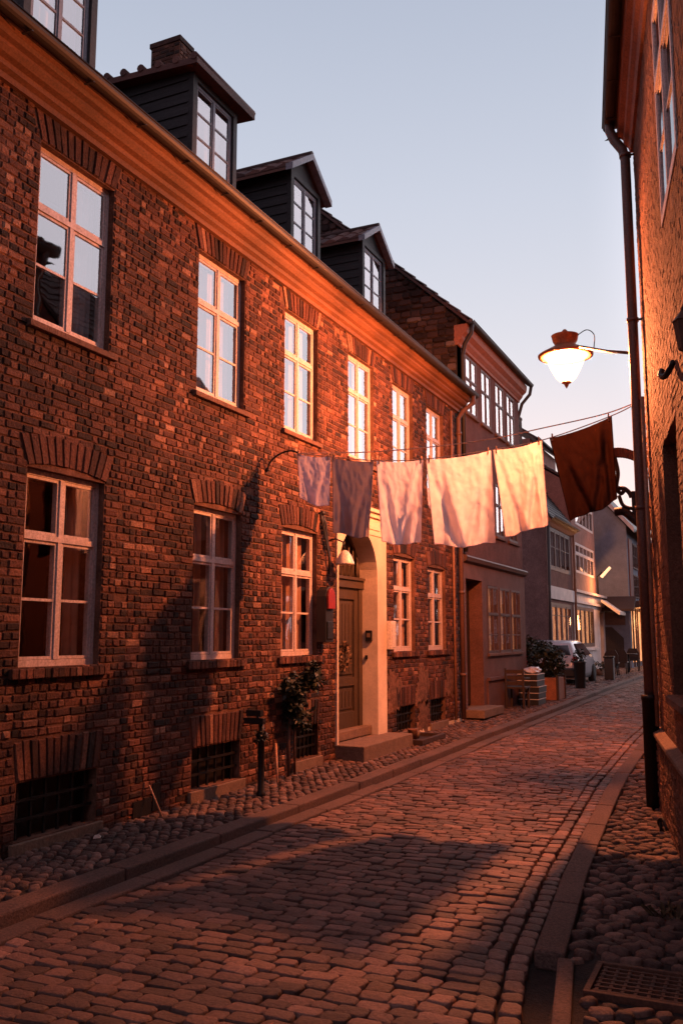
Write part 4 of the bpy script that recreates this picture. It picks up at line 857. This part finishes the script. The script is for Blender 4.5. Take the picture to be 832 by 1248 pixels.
# ================================================================== LAUNDRY
hk = MB(); hk.tube(spline([(-5.13, 9.02, 3.62), (-5.08, 9.03, 3.72), (-4.98, 9.06, 3.80), (-4.86, 9.09, 3.83), (-4.76, 9.11, 3.80)], 5), .011, 8); hk.lathe([(.03, -.0), (.03, .015)], (-5.125, 9.02, 3.6), 10)
tag(hk.build('line_hook', 'black_iron'), 'dark curved iron hook on the brick wall holding the clothes lines', 'hook')
LINE = [(-4.78, 9.11, 3.80), (-4.38, 9.175, 3.735), (-3.87, 9.26, 3.665), (-3.31, 9.35, 3.65), (-2.57, 9.47, 3.715), (-2.0, 9.56, 3.80), (-1.33, 9.67, 4.01), (-1.0, 9.57, 4.12)]
tag(MB().tube(spline(LINE, 8), .006, 6).build('clothes_line', 'rope', recalc=False), 'sagging lower rope from which all the washing hangs', 'clothes line')
L2 = [(-4.77, 9.13, 3.80), (-4.0, 9.28, 3.775), (-3.24, 9.39, 3.79), (-2.6, 9.49, 3.84), (-2.02, 9.58, 3.93), (-1.4, 9.68, 4.04), (-1.0, 9.60, 4.13)]
tag(MB().tube(spline(L2, 8), .0065, 6).build('clothes_line', 'rope', recalc=False), 'thin straighter upper rope above the washing', 'clothes line')
def cloth(name, TL, TR, BR, BL, m, label, seed, amp=.05, folds=(), cat='washing', hem=.0, swag=.028, bot=0.02):
    TL, TR, BR, BL = map(V, (TL, TR, BR, BL)); nx, ny = 44, 56; w_ = (TR - TL); nrm = V((w_.y, -w_.x, 0)).normalized()
    vs = []; r = random.Random(seed); ph = [r.uniform(0, 6) for _ in range(5)]
    for j in range(ny + 1):
        t = j / ny
        for i in range(nx + 1):
            s = i / nx; a = TL + (TR - TL) * s; b = BL + (BR - BL) * s; p = a + (b - a) * t
            ends = 4 * s * (1 - s)
            p.z -= swag * ends * (1 - t) ; p.z -= bot * math.sin(s * math.pi) * t * (1 if bot > 0 else 1)
            p.z += .012 * math.sin(s * 7 + ph[0]) * t
            # folds hang from the two pegs and run towards the middle of the lower hem
            dl = s - t * .42; dr_ = (1 - s) - t * .42
            f = math.exp(-(dl / .07) ** 2) * t * .9 + math.exp(-(dr_ / .08) ** 2) * t * .9 - .5 * math.exp(-((dl - .14) / .09) ** 2) * t - .5 * math.exp(-((dr_ - .14) / .09) ** 2) * t
            e = math.exp(-(s / .05) ** 2) + math.exp(-((1 - s) / .05) ** 2)
            d = amp * 1.5 * (f + .5 * math.sin(s * 9 + ph[1]) * t + .35 * math.sin(s * 19 + ph[2] + t * 2) * t ** 1.5 - e * .6 * t) + .02 * mn.noise(V((s * 3 + seed, t * 3, 0))) + .012 * mn.noise(V((s * 12 + seed, t * 9, 4))) + .005 * mn.noise(V((s * 30 + seed, t * 24, 8)))
            for (fs, ft, fw_, fa) in folds: d += fa * math.exp(-((s - fs - (t) * ft) / fw_) ** 2) * min(1, t * 3)
            vs.append(p + nrm * d)
    fs = [(j * (nx + 1) + i, j * (nx + 1) + i + 1, (j + 1) * (nx + 1) + i + 1, (j + 1) * (nx + 1) + i) for j in range(ny) for i in range(nx)]
    mb = MB().add(vs, fs, 0, True); o = mb.build(name, m, None, recalc=False, origin=(TL + TR) / 2)
    # a folded hem gives the cloth its edge
    ed = [(j * (nx + 1)) for j in range(ny + 1)] + [ny * (nx + 1) + i for i in range(1, nx + 1)] + [j * (nx + 1) + nx for j in range(ny - 1, -1, -1)]
    hm = MB().tube([vs[k] for k in ed], .0045, 5); hm.build('hem', m, o, recalc=False)
    return tag(o, label, cat, 'washing hung on the line')
cloth('towel', (-4.78, 9.11, 3.80), (-4.39, 9.175, 3.74), (-4.40, 9.17, 3.16), (-4.755, 9.11, 3.27), 'linen_lilac', 'smallest lilac grey cloth, first on the line beside the brick wall', 1, .028)
cloth('towel', (-4.365, 9.18, 3.73), (-3.885, 9.26, 3.665), (-3.95, 9.25, 2.80), (-4.36, 9.18, 2.87), 'linen_plum', 'dark plum towel, second on the line from the brick wall', 2, .04)
cloth('pillowcase', (-3.85, 9.262, 3.665), (-3.33, 9.35, 3.65), (-3.38, 9.34, 2.72), (-3.81, 9.27, 2.74), 'linen_white', 'lilac white cloth hanging between the plum towel and the wide pink sheet', 3, .05)
cloth('sheet', (-3.29, 9.355, 3.65), (-2.585, 9.47, 3.71), (-2.575, 9.47, 2.69), (-3.22, 9.36, 2.69), 'linen_pink', 'widest pale pink sheet in the middle of the line', 4, .06, [(.2, .12, .05, .03), (.86, -.08, .05, -.04)])
cloth('sheet', (-2.56, 9.472, 3.715), (-2.05, 9.555, 3.79), (-2.01, 9.56, 2.88), (-2.46, 9.49, 2.77), 'linen_cream', 'cream yellow cloth glowing brightly below the street lantern', 5, .05, [(.8, .1, .05, -.04)])
cloth('blanket', (-1.965, 9.57, 3.81), (-1.33, 9.67, 4.005), (-1.31, 9.68, 3.14), (-1.79, 9.6, 2.94), 'linen_brown', 'dark brown blanket hanging slanted at the right end of the line', 6, .07, [(.86, .02, .05, .06), (.75, .1, .06, -.06)], bot=.06)
tag(cloth('rag', (-3.37, 9.60, 3.36), (-3.30, 9.61, 3.37), (-3.29, 9.61, 3.13), (-3.36, 9.60, 3.16), 'linen_pink', 'scrap of pale cloth showing in the gap between two washing pieces', 8, .01))
MB().tube([(-3.335, 9.605, 3.37), (-3.30, 9.38, 3.79)], .002, 5)
rg = MB().tube([(-3.335, 9.605, 3.36), (-3.31, 9.39, 3.785)], .0025, 5); tag(rg.build('string', 'rope'), 'short string tying the scrap of pale cloth to the upper rope', 'string')
# pegs
pp = None; pegs = [(-4.76, 9.11, 3.80, 'left corner of the smallest lilac cloth'), (-4.41, 9.17, 3.745, 'right corner of the smallest lilac cloth'), (-4.34, 9.18, 3.735, 'left corner of the plum towel'), (-3.91, 9.26, 3.675, 'right corner of the plum towel'), (-3.82, 9.265, 3.67, 'left corner of the lilac white cloth'), (-3.35, 9.345, 3.655, 'right corner of the lilac white cloth'), (-3.26, 9.36, 3.655, 'left corner of the wide pink sheet'), (-2.62, 9.465, 3.71, 'right corner of the wide pink sheet'), (-2.53, 9.475, 3.72, 'left corner of the cream cloth'), (-2.08, 9.55, 3.79, 'right corner of the cream cloth'), (-1.94, 9.575, 3.82, 'left corner of the brown blanket'), (-1.36, 9.665, 4.0, 'right corner of the brown blanket')]
for i, (x, y, z, l) in enumerate(pegs):
    if pp is None:
        pp = thing('clothes_peg', '', 'clothes peg', (x, y, z), 'wooden pegs on the clothes line')
        for s_ in (-1, 1): MB().hexa([(x - .007, y + s_ * .004, z - .045), (x + .007, y + s_ * .004, z - .045), (x + .007, y + s_ * .011, z - .045), (x - .007, y + s_ * .011, z - .045), (x - .006, y + s_ * .008, z + .035), (x + .006, y + s_ * .008, z + .035), (x + .006, y + s_ * .014, z + .035), (x - .006, y + s_ * .014, z + .035)]).build('jaw', 'pale_wood', pp)
        MB().tube([(x - .009, y, z), (x + .009, y, z)], .005, 8).build('spring', 'black_iron', pp); c = pp
    else: c = copy_tree(pp, (x, y, z))
    c['label'] = 'wooden peg at the ' + l

# ================================================================== FITTINGS ON THE RIGHT CORNER
ib = thing('iron_bracket', 'black wrought iron wall bracket with scrolls and a hanging panel behind the downpipe', 'bracket', (-1.05, 9.95, 3.5))
def Pt(px, z): return V((px, 9.98, z))
q = MB(); ar = spline([Pt(-1.0, 3.52), Pt(-1.12, 3.60), Pt(-1.25, 3.66), Pt(-1.38, 3.67), Pt(-1.44, 3.62)], 5)
for a, b in zip(ar, ar[1:]): q.hexa([a + V((0, -.03, -.055)), a + V((0, .03, -.055)), a + V((0, .03, .05)), a + V((0, -.03, .05)), b + V((0, -.03, -.055)), b + V((0, .03, -.055)), b + V((0, .03, .05)), b + V((0, -.03, .05))])
q.build('arm', 'rust_iron', ib, bevel=.006)
q = MB(); q.tube(spline([Pt(-1.36, 3.64), Pt(-1.33, 3.45), Pt(-1.35, 3.3), Pt(-1.31, 3.22), Pt(-1.27, 3.25)], 6), .022, 8); q.tube(spline([Pt(-1.34, 3.28), Pt(-1.27, 3.27), Pt(-1.22, 3.22), Pt(-1.2, 3.17)], 6), .024, 8); q.tube(spline([Pt(-1.33, 3.2), Pt(-1.29, 3.09), Pt(-1.2, 3.05), Pt(-1.1, 3.05)], 6), .02, 8); q.tube(spline([Pt(-1.38, 3.02), Pt(-1.28, 3.02), Pt(-1.15, 2.9), Pt(-1.02, 2.82)], 6), .045, 8)
q.build('scroll', 'black_iron', ib)
q = MB(); q.prism([(-1.02, 2.82), (-1.2, 2.93), (-1.2, 3.24), (-1.02, 3.22)], lambda p, k: V((p[0], 9.96 if k == 0 else 10.0, p[1]))); q.build('hanging_panel', 'black_iron', ib, bevel=.01)
wl2 = thing('wall_lantern', 'small unlit dark lantern fixed high on the right wall', 'lamp', FR(3.2, 3.6, 0)); c_ = FR(4.75, 3.24, .11)
MB().lathe([(.035, 0), (.04, .01), (.06, .16), (.068, .165), (.03, .21), (.016, .225), (.02, .24), (.001, .25)], c_, 6, sm=False).build('lantern_body', 'rust_iron', wl2); MB().tube([FR(4.75, 3.49, 0), FR(4.75, 3.56, .06), c_ + V((0, 0, .25))], .01, 8).build('bracket', 'black_iron', wl2)
q = MB(); q.tube(spline([FR(3.12, 3.66, .01), FR(3.05, 3.58, .06), FR(2.97, 3.60, .09), FR(2.9, 3.67, .07)], 5), [.022] * 15 + [.008], 8); tag(q.build('wall_hook', 'black_iron'), 'small dark iron hook on the right wall below the unlit lantern', 'hook')
q = MB(); q.tube(spline([(-.88, 8.55, .0), (-.92, 8.52, .10), (-.88, 8.46, .14), (-.84, 8.4, .06)], 5), .014, 8); q.tube([(-.90, 8.5, .0), (-.90, 8.5, .13)], .012, 8); tag(q.build('boot_scraper', 'black_iron'), 'small black iron boot scraper at the foot of the right wall', 'boot scraper')
dg = thing('drain_cover', 'rectangular black iron drain cover set in the right pavement', 'drain cover', (-.5, 4.8, .03)); x0, x1, y0, y1 = GR
q = MB()
for a in ((x0, y0, x1, y0 + .03), (x0, y1 - .03, x1, y1), (x0, y0 + .03, x0 + .03, y1 - .03), (x1 - .03, y0 + .03, x1, y1 - .03)): q.box((a[0], a[1], .0), (a[2], a[3], .045))
q.build('frame', 'rust_iron', dg, bevel=.003); q = MB(); q.box((x0 + .03, y0 + .03, .0), (x1 - .03, y1 - .03, .015))
for k in range(12): u = x0 + .05 + (x1 - x0 - .1) * k / 11; q.box((u - .008, y0 + .035, .015), (u + .008, y1 - .035, .034))
for k in range(7): u = y0 + .06 + (y1 - y0 - .12) * k / 6; q.box((x0 + .035, u - .008, .015), (x1 - .035, u + .008, .037))
q.build('grid', 'rust_iron', dg)
q = MB()
for k in range(60):
    a_ = rnd.uniform(0, 6.283); r_ = rnd.uniform(0, .10); b_ = V((-.62 + r_ * math.cos(a_) * 1.3, 6.0 + r_ * math.sin(a_), .03)); t_ = b_ + V((rnd.uniform(-.07, .07), rnd.uniform(-.07, .07), rnd.uniform(.02, .08))); s_ = V((rnd.uniform(-.01, .01), rnd.uniform(-.01, .01), .003)); q.add([b_ - s_, b_ + s_, t_ + s_, t_ - s_], [(0, 1, 2, 3)])
tag(q.build('weed_tuft', 'weed', recalc=False), 'withered tuft of weeds between the right pavement cobbles', 'weeds')

# ================================================================== THINGS ON THE LEFT PAVEMENT
def leaves(mb, c, rx, ry, rz, n, s, seed=0):
    c = V(c)
    for k in range(n):
        while True:
            p = V((rnd.uniform(-1, 1), rnd.uniform(-1, 1), rnd.uniform(-1, 1)))
            if p.length < 1 and p.length > rnd.random() * .9: break
        if mn.noise(V((p.x * 2 + seed, p.y * 2, p.z * 2))) < -.18: continue
        q = c + V((p.x * rx, p.y * ry, p.z * rz)); t_ = V((rnd.uniform(-1, 1), rnd.uniform(-1, 1), rnd.uniform(-1, .6))).normalized(); s_ = t_.cross(V((rnd.uniform(-1, 1), rnd.uniform(-1, 1), 1))).normalized(); l = s * rnd.uniform(.6, 1.3)
        mb.add([q, q + t_ * l * .5 + s_ * l * .28, q + t_ * l, q + t_ * l * .5 - s_ * l * .28], [(0, 1, 2, 3)])
ps = thing('iron_post', 'short black iron post with small plates on top beside the climbing plant', 'post', (-4.75, 8.30, .08))
MB().lathe([(.05, 0), (.05, .04), (.034, .06), (.034, .56), (.05, .58), (.06, .62), (.03, .66), (.02, .74)], (-4.75, 8.30, .07), 14).build('shaft', 'black_iron', ps)
q = MB(); q.box((-4.93, 8.24, .80), (-4.70, 8.30, .86)); q.box((-4.90, 8.24, .88), (-4.73, 8.30, .94)); q.tube([(-4.75, 8.3, .7), (-4.78, 8.27, .9)], .012, 6); q.build('plate', 'black_iron', ps)
q = MB(); leaves(q, (-4.75, 8.28, .68), .10, .10, .07, 120, .05, 3); q.build('leaves', 'leaf', ps, recalc=False)
pt = thing('climbing_plant', 'dark leafy climbing plant growing up the bricks left of the door', 'plant', (-5.05, 9.4, .1)); q = MB()
leaves(q, (-5.03, 9.55, .95), .08, .16, .32, 800, .085, 1); leaves(q, (-5.0, 9.95, 1.18), .09, .22, .12, 400, .085, 2); leaves(q, (-5.02, 9.35, 1.10), .07, .12, .12, 140, .085, 5); leaves(q, (-5.0, 9.75, .72), .08, .16, .12, 160, .08, 7); leaves(q, (-5.02, 10.05, 1.32), .07, .12, .09, 120, .08, 9)
q.build('foliage', 'leaf', pt, recalc=False); q = MB(); q.tube([(-5.05, 9.62, .06), (-5.05, 9.60, .4), (-5.03, 9.56, .8), (-5.02, 9.7, 1.1)], .014, 6); q.tube([(-5.03, 9.42, .06), (-5.05, 9.45, .5), (-5.04, 9.5, .9)], .02, 6); q.build('stem', 'frame_brown', pt)
tag(MB().tube([(-4.95, 9.02, .08), (-5.12, 9.28, .48)], .013, 6).build('stake', 'pale_wood'), 'pale wooden stake leaning on the wall below the climbing plant', 'stake')
tag(MB().tube([(-4.97, 6.93, .09), (-5.125, 6.93, .36)], .007, 6).build('stick', 'pale_wood'), 'thin pale stick leaning by the wall vent near the first basement window', 'stick')
tag(MB().add([(-4.93, 5.95, .1), (-4.90, 6.0, .1), (-4.93, 6.05, .1), (-4.97, 6.0, .1), (-4.93, 5.97, .125), (-4.91, 6.0, .13), (-4.94, 6.03, .12)], [(0, 1, 5, 4), (1, 2, 6, 5), (2, 3, 4, 6), (3, 0, 4), (4, 5, 6)]).build('paper_scrap', 'white_enamel'), 'small crumpled scrap of paper on the left pavement', 'litter')
cp = thing('cellar_hatch', 'low wooden framed cellar hatch on the pavement right of the door', 'hatch', (-4.8, 13.1, .12)); q = MB(); zz = g(13) + .09
for a in ((-5.1, 12.75, -4.6, 12.82), (-5.1, 13.75, -4.6, 13.82), (-4.67, 12.82, -4.6, 13.75), (-5.12, 12.82, -5.06, 13.75)): q.box((a[0], a[1], zz), (a[2], a[3], zz + .07))
q.build('frame', 'wood', cp, bevel=.005); MB().box((-5.06, 12.82, zz), (-4.67, 13.75, zz + .02)).build('lid', 'brown_door', cp)
tag(MB().lathe([(.06, 0), (.075, .15), (.08, .16), (.065, .16), (.06, .13), (.001, .13)], (-4.9, 13.15, zz + .02), 16).build('flower_pot', 'terracotta'), 'small terracotta pot standing on the cellar hatch', 'pot')
q = MB(); q.lathe([(.07, 0), (.09, .10), (.07, .11), (.001, .11)], (-4.97, 13.42, zz + .02), 12); tag(q.build('bowl', 'stone_sill'), 'low stone bowl beside the pot on the cellar hatch', 'bowl')
# chair, stacked crates, planter, car, posts
ch = thing('garden_chair', 'brown wooden garden chair standing against the plinth of the mauve house', 'chair', (-4.85, 19.5, .18)); zb = g(19.5) + .09
q = MB(); q.box((-5.05, 19.2, zb + .42), (-4.62, 19.68, zb + .46)); q.build('seat', 'wood', ch, bevel=.008)
for x, y in ((-5.03, 19.22), (-4.66, 19.22)): MB().hexa([(x - .02, y - .02, zb), (x + .02, y - .02, zb), (x + .02, y + .02, zb), (x - .02, y + .02, zb), (x - .02, y - .08, zb + .85), (x + .02, y - .08, zb + .85), (x + .02, y - .04, zb + .85), (x - .02, y - .04, zb + .85)]).build('leg', 'wood', ch)
for x in (-5.03, -4.66): MB().box((x - .02, 19.62, zb), (x + .02, 19.66, zb + .42)).build('leg', 'wood', ch)
q = MB()
for k in range(3): q.box((-5.0, 19.16 - k * .02, zb + .50 + k * .12), (-4.66, 19.18 - k * .02, zb + .58 + k * .12))
q.build('backrest', 'wood', ch); q = MB(); q.box((-5.06, 19.2, zb + .62), (-5.01, 19.66, zb + .65)); q.box((-4.68, 19.2, zb + .62), (-4.62, 19.66, zb + .65)); q.build('armrest', 'wood', ch)
cr0 = None; zb = g(20.6) + .09
for k in range(5):
    if cr0 is None:
        cr0 = thing('crate', '', 'crate', (-4.81, 20.7, zb), 'stacked dark crates with pale rims'); q = MB()
        q.box((-5.04, 20.3, zb), (-4.60, 21.05, zb + .015)); 
        for a in ((-5.04, 20.3, -4.60, 20.32), (-5.04, 21.03, -4.60, 21.05), (-5.04, 20.32, -5.02, 21.03), (-4.62, 20.32, -4.60, 21.03)): q.box((a[0], a[1], zb + .015), (a[2], a[3], zb + .115))
        q.build('crate_body', 'plastic_black', cr0); q = MB(); 
        for a in ((-5.05, 20.29, -4.59, 20.325), (-5.05, 21.02, -4.59, 21.06), (-5.05, 20.325, -5.015, 21.02), (-4.625, 20.325, -4.59, 21.02)): q.box((a[0], a[1], zb + .116), (a[2], a[3], zb + .132))
        q.build('rim', 'white_enamel', cr0, bevel=.004); c = cr0
    else: c = copy_tree(cr0, (-4.81 + rnd.uniform(-.02, .02), 20.7 + rnd.uniform(-.02, .02), zb + .137 * k))
    c['label'] = 'dark crate with pale rim, ' + ['lowest of the stack on the pavement', 'second from the bottom of the stack', 'middle one of the stack of five', 'second from the top of the stack', 'topmost of the stack under the white bag'][k]
q = MB(); 
bm = bmesh.new(); bmesh.ops.create_icosphere(bm, subdivisions=4, radius=1)
for v_ in bm.verts: n_ = mn.noise(v_.co * 1.7) * .35 + mn.noise(v_.co * 5) * .12; v_.co = V((v_.co.x * .20, v_.co.y * .28, max(-.045, v_.co.z * .10))) * (1 + n_)
me = bpy.data.meshes.new('plastic_bag'); bm.to_mesh(me); bm.free(); me.materials.append(mat('bag', 0, .25, sh((.6, .58, .62), .9, 1.05), nscale=9, bump=.6, bscale=8)); [setattr(p, 'use_smooth', True) for p in me.polygons]
bo = bpy.data.objects.new('plastic_bag', me); COL.objects.link(bo); bo.location = (-4.80, 20.7, zb + .137 * 5 + .045); tag(bo, 'crumpled shiny white bag lying on top of the crates', 'bag')
pb = thing('planter_box', 'orange brown wooden planter box holding the big dark bush', 'planter', (-4.95, 22.2, .2)); zb = g(22) + .09; q = MB(); q.box((-5.25, 21.9, zb), (-4.50, 22.75, zb + .52)); q.build('box', 'planter_wood', pb, bevel=.01); q = MB()
for x, y in ((-5.26, 21.89), (-4.51, 21.89), (-4.51, 22.74)): MB().box((x - .02, y - .02, zb), (x + .04, y + .04, zb + .56)).build('corner_post', 'wood', pb)
bs = thing('bush', 'big round dark green bush growing out of the wooden planter', 'bush', (-5.1, 22.4, zb + .5)); q = MB(); leaves(q, (-5.05, 22.4, zb + .92), .66, .6, .5, 2400, .11, 4); leaves(q, (-5.3, 22.6, zb + 1.2), .4, .45, .32, 600, .11, 6); leaves(q, (-4.62, 22.3, zb + .85), .27, .3, .28, 420, .10, 8); q.build('foliage', 'leaf', bs, recalc=False)
q = MB()
for k in range(5): q.tube([(-5.1, 22.4, zb + .45), (-5.1 + rnd.uniform(-.4, .4), 22.4 + rnd.uniform(-.3, .3), zb + 1.2)], [.03, .01], 6)
q.build('stem', 'frame_brown', bs)
# car, rear towards the viewer
cx, cy, cz = -5.86, 27.6, g(27.6) + .09
car = thing('parked_car', 'small silver white hatchback parked on the pavement, seen from behind', 'car', (cx, cy + 1.8, cz))
def section(y, w, zl, zr, ztop, wt):   # half profile -> ring
    return [(-w * .94, zl), (-w, zl + .18), (-w, zr - .12), (-w * .96, zr), (-wt, ztop - .05), (-wt * .88, ztop), (wt * .88, ztop), (wt, ztop - .05), (w * .96, zr), (w, zr - .12), (w, zl + .18), (w * .94, zl)]
secs = [(0, .66, .32, .80, .83, .60), (.06, .74, .22, .84, .90, .64), (.22, .78, .18, .86, 1.18, .60), (.45, .79, .18, .87, 1.30, .58), (1.2, .80, .18, .88, 1.34, .60), (2.0, .80, .18, .88, 1.30, .60), (2.55, .79, .18, .87, .98, .66), (2.8, .78, .18, .84, .88, .70), (3.3, .74, .20, .76, .80, .62), (3.5, .62, .30, .60, .64, .5)]
q = MB(); ring = []
for (y, w_, zl, zr, zt, wt) in secs: ring += [V((cx + a, cy + y, cz + b)) for a, b in section(y, w_, zl, zr, zt, wt)]
nn = 12; q.add(ring, [(i * nn + j, i * nn + (j + 1) % nn, (i + 1) * nn + (j + 1) % nn, (i + 1) * nn + j) for i in range(len(secs) - 1) for j in range(nn)] + [tuple(range(nn)), tuple((len(secs) - 1) * nn + j for j in range(nn))], 0, True); q.build('body', 'car_paint', car, bevel=0)
q = MB(); q.hexa([V((cx + a, cy + b, cz + c)) for a, b, c in ((-.60, .035, .90), (.60, .035, .90), (.60, .10, .90), (-.60, .10, .90), (-.50, .19, 1.19), (.50, .19, 1.19), (.50, .27, 1.19), (-.50, .27, 1.19))]); q.build('rear_window', 'car_glass', car, bevel=.01)
for s_ in (-1, 1):
    q = MB(); q.hexa([V((cx + s_ * a, cy + b, cz + c)) for a, b, c in ((.805, .45, .88), (.805, 2.35, .88), (.70, 2.35, .88), (.70, .45, .88), (.635, .6, 1.24), (.635, 1.95, 1.24), (.56, 1.95, 1.24), (.56, .6, 1.24))]); q.build('side_window', 'car_glass', car)
    MB().box((cx + s_ * .72 - .07, cy - .0, cz + .60), (cx + s_ * .72 + .07, cy + .14, cz + .86)).build('tail_light', 'lens_red', car, bevel=.02)
    for yy in (.62, 2.75):
        wh = MB(); prof = [(.0, -.02), (.18, -.02), (.28, -.0), (.29, .03), (.29, .15), (.27, .17), (.0, .17)]; X_ = cx + s_ * .66
        n_ = 20; vs = [V((X_ + s_ * (.17 - h), cy + yy + r_ * math.cos(6.2832 * j / n_), cz + .29 + r_ * math.sin(6.2832 * j / n_))) for r_, h in prof for j in range(n_)]
        wh.add(vs, [(i * n_ + j, i * n_ + (j + 1) % n_, (i + 1) * n_ + (j + 1) % n_, (i + 1) * n_ + j) for i in range(len(prof) - 1) for j in range(n_)], 0, True); wh.build('wheel', 'rubber', car)
MB().box((cx - .72, cy - .05, cz + .24), (cx + .72, cy + .12, cz + .52)).build('rear_bumper', 'plastic_black', car, bevel=.05); MB().box((cx - .24, cy - .062, cz + .44), (cx + .24, cy - .045, cz + .54)).build('number_plate', 'white_enamel', car)
# dark shrub in a tall black pot beside the car
zb = g(26.7) + .09; tp = thing('tall_planter', 'tall narrow black planter beside the rear of the car', 'planter', (-4.82, 26.6, zb)); MB().lathe([(.13, 0), (.14, .02), (.17, .70), (.19, .72), (.19, .76), (.15, .76), (.14, .68), (.001, .68)], (-4.82, 26.6, zb), 14).build('pot', 'plastic_black', tp)
q = MB(); leaves(q, (-4.85, 26.6, zb + .88), .2, .2, .24, 260, .10, 3); q.build('foliage', 'leaf', tp, recalc=False)
# far pavement: bin, pots, chairs, table
zb = g(31.6) + .09; fb = thing('litter_bin', 'black square litter bin far down the left pavement', 'bin', (-4.75, 31.6, zb)); MB().box((-4.90, 31.45, zb), (-4.6, 31.75, zb + .72)).build('bin_body', 'plastic_black', fb, bevel=.02); MB().box((-4.92, 31.43, zb + .722), (-4.58, 31.77, zb + .78)).build('lid', 'black_iron', fb, bevel=.01)
q = MB(); zb = .26
pn = thing('potted_plant', 'low potted plant at the corner of the white shop front', 'plant', (-5.5, 35.0, zb)); MB().lathe([(.14, 0), (.2, .22), (.17, .23), (.001, .2)], (-5.55, 34.5, zb), 14).build('pot', 'stone_sill', pn); q = MB(); leaves(q, (-5.55, 34.5, zb + .35), .3, .3, .18, 200, .12, 2); q.build('foliage', 'leaf', pn, recalc=False)
fc = None
for (x, y, l) in ((-5.15, 35.0, 'dark cafe chair nearest to the litter bin'), (-5.0, 36.3, 'dark cafe chair standing between the other two cafe chairs'), (-4.95, 39.5, 'dark cafe chair farthest away, before the orange shop window')):
    if fc is None:
        fc = thing('cafe_chair', l, 'chair', (x, y, zb), 'cafe chairs on the far pavement'); MB().box((x - .24, y - .24, zb + .42), (x + .24, y + .24, zb + .47)).build('seat', 'brown_door', fc, bevel=.01)
        MB().prism([(-.24, .47), (.24, .47), (.25, .75), (.15, .93), (-.15, .93), (-.25, .75)], lambda p, k: V((x + p[0], y - .24 + .04 * k, zb + p[1]))).build('backrest', 'brown_door', fc)
        for a in (-.2, .2):
            for b in (-.2, .2): MB().tube([(x + a, y + b, zb), (x + a * .9, y + b * .9, zb + .42)], .02, 6).build('leg', 'black_iron', fc)
    else: copy_tree(fc, (x, y, zb), l)
tb = thing('cafe_table', 'small round dark cafe table in front of the orange shop window', 'table', (-4.95, 38, zb)); MB().lathe([(.35, .70), (.36, .71), (.36, .74), (.001, .74)], (-4.95, 37.9, zb), 20).build('table_top', 'brown_door', tb); MB().tube([(-4.95, 37.9, zb), (-4.95, 37.9, zb + .7)], .03, 8).build('leg', 'black_iron', tb)

HC = thing('corner_house', 'taller dark house on the right between the street corner and the low brick house', 'house', (.3, 14.4, .1))
q = MB(); q.fbox(FN, -16.5, -12.3, 0, 6.3, -6, 0); q.prism([(0, 6.3), (-6, 6.3), (-3, 9.1)], lambda p, k: FN(-16.5 if k == 0 else -12.3, p[1], p[0])); q.build('wall', 'render_mauve', HC)
tile_slope(FN, -16.55, -12.2, .25, 6.25, -3, 9.3, 'tiles', HC, pw=.3, pl=.35); tile_slope(FN, -16.55, -12.2, -6.25, 6.25, -3, 9.3, 'tiles', HC, pw=.6, pl=.6)
for u in (-15.9, -14.1): window(FN, u, u + 1.1, 1.2, 2.8, HC, d=.05, room=False, curt=None); window(FN, u, u + 1.1, 3.9, 5.4, HC, d=.05, room=False, curt=None)
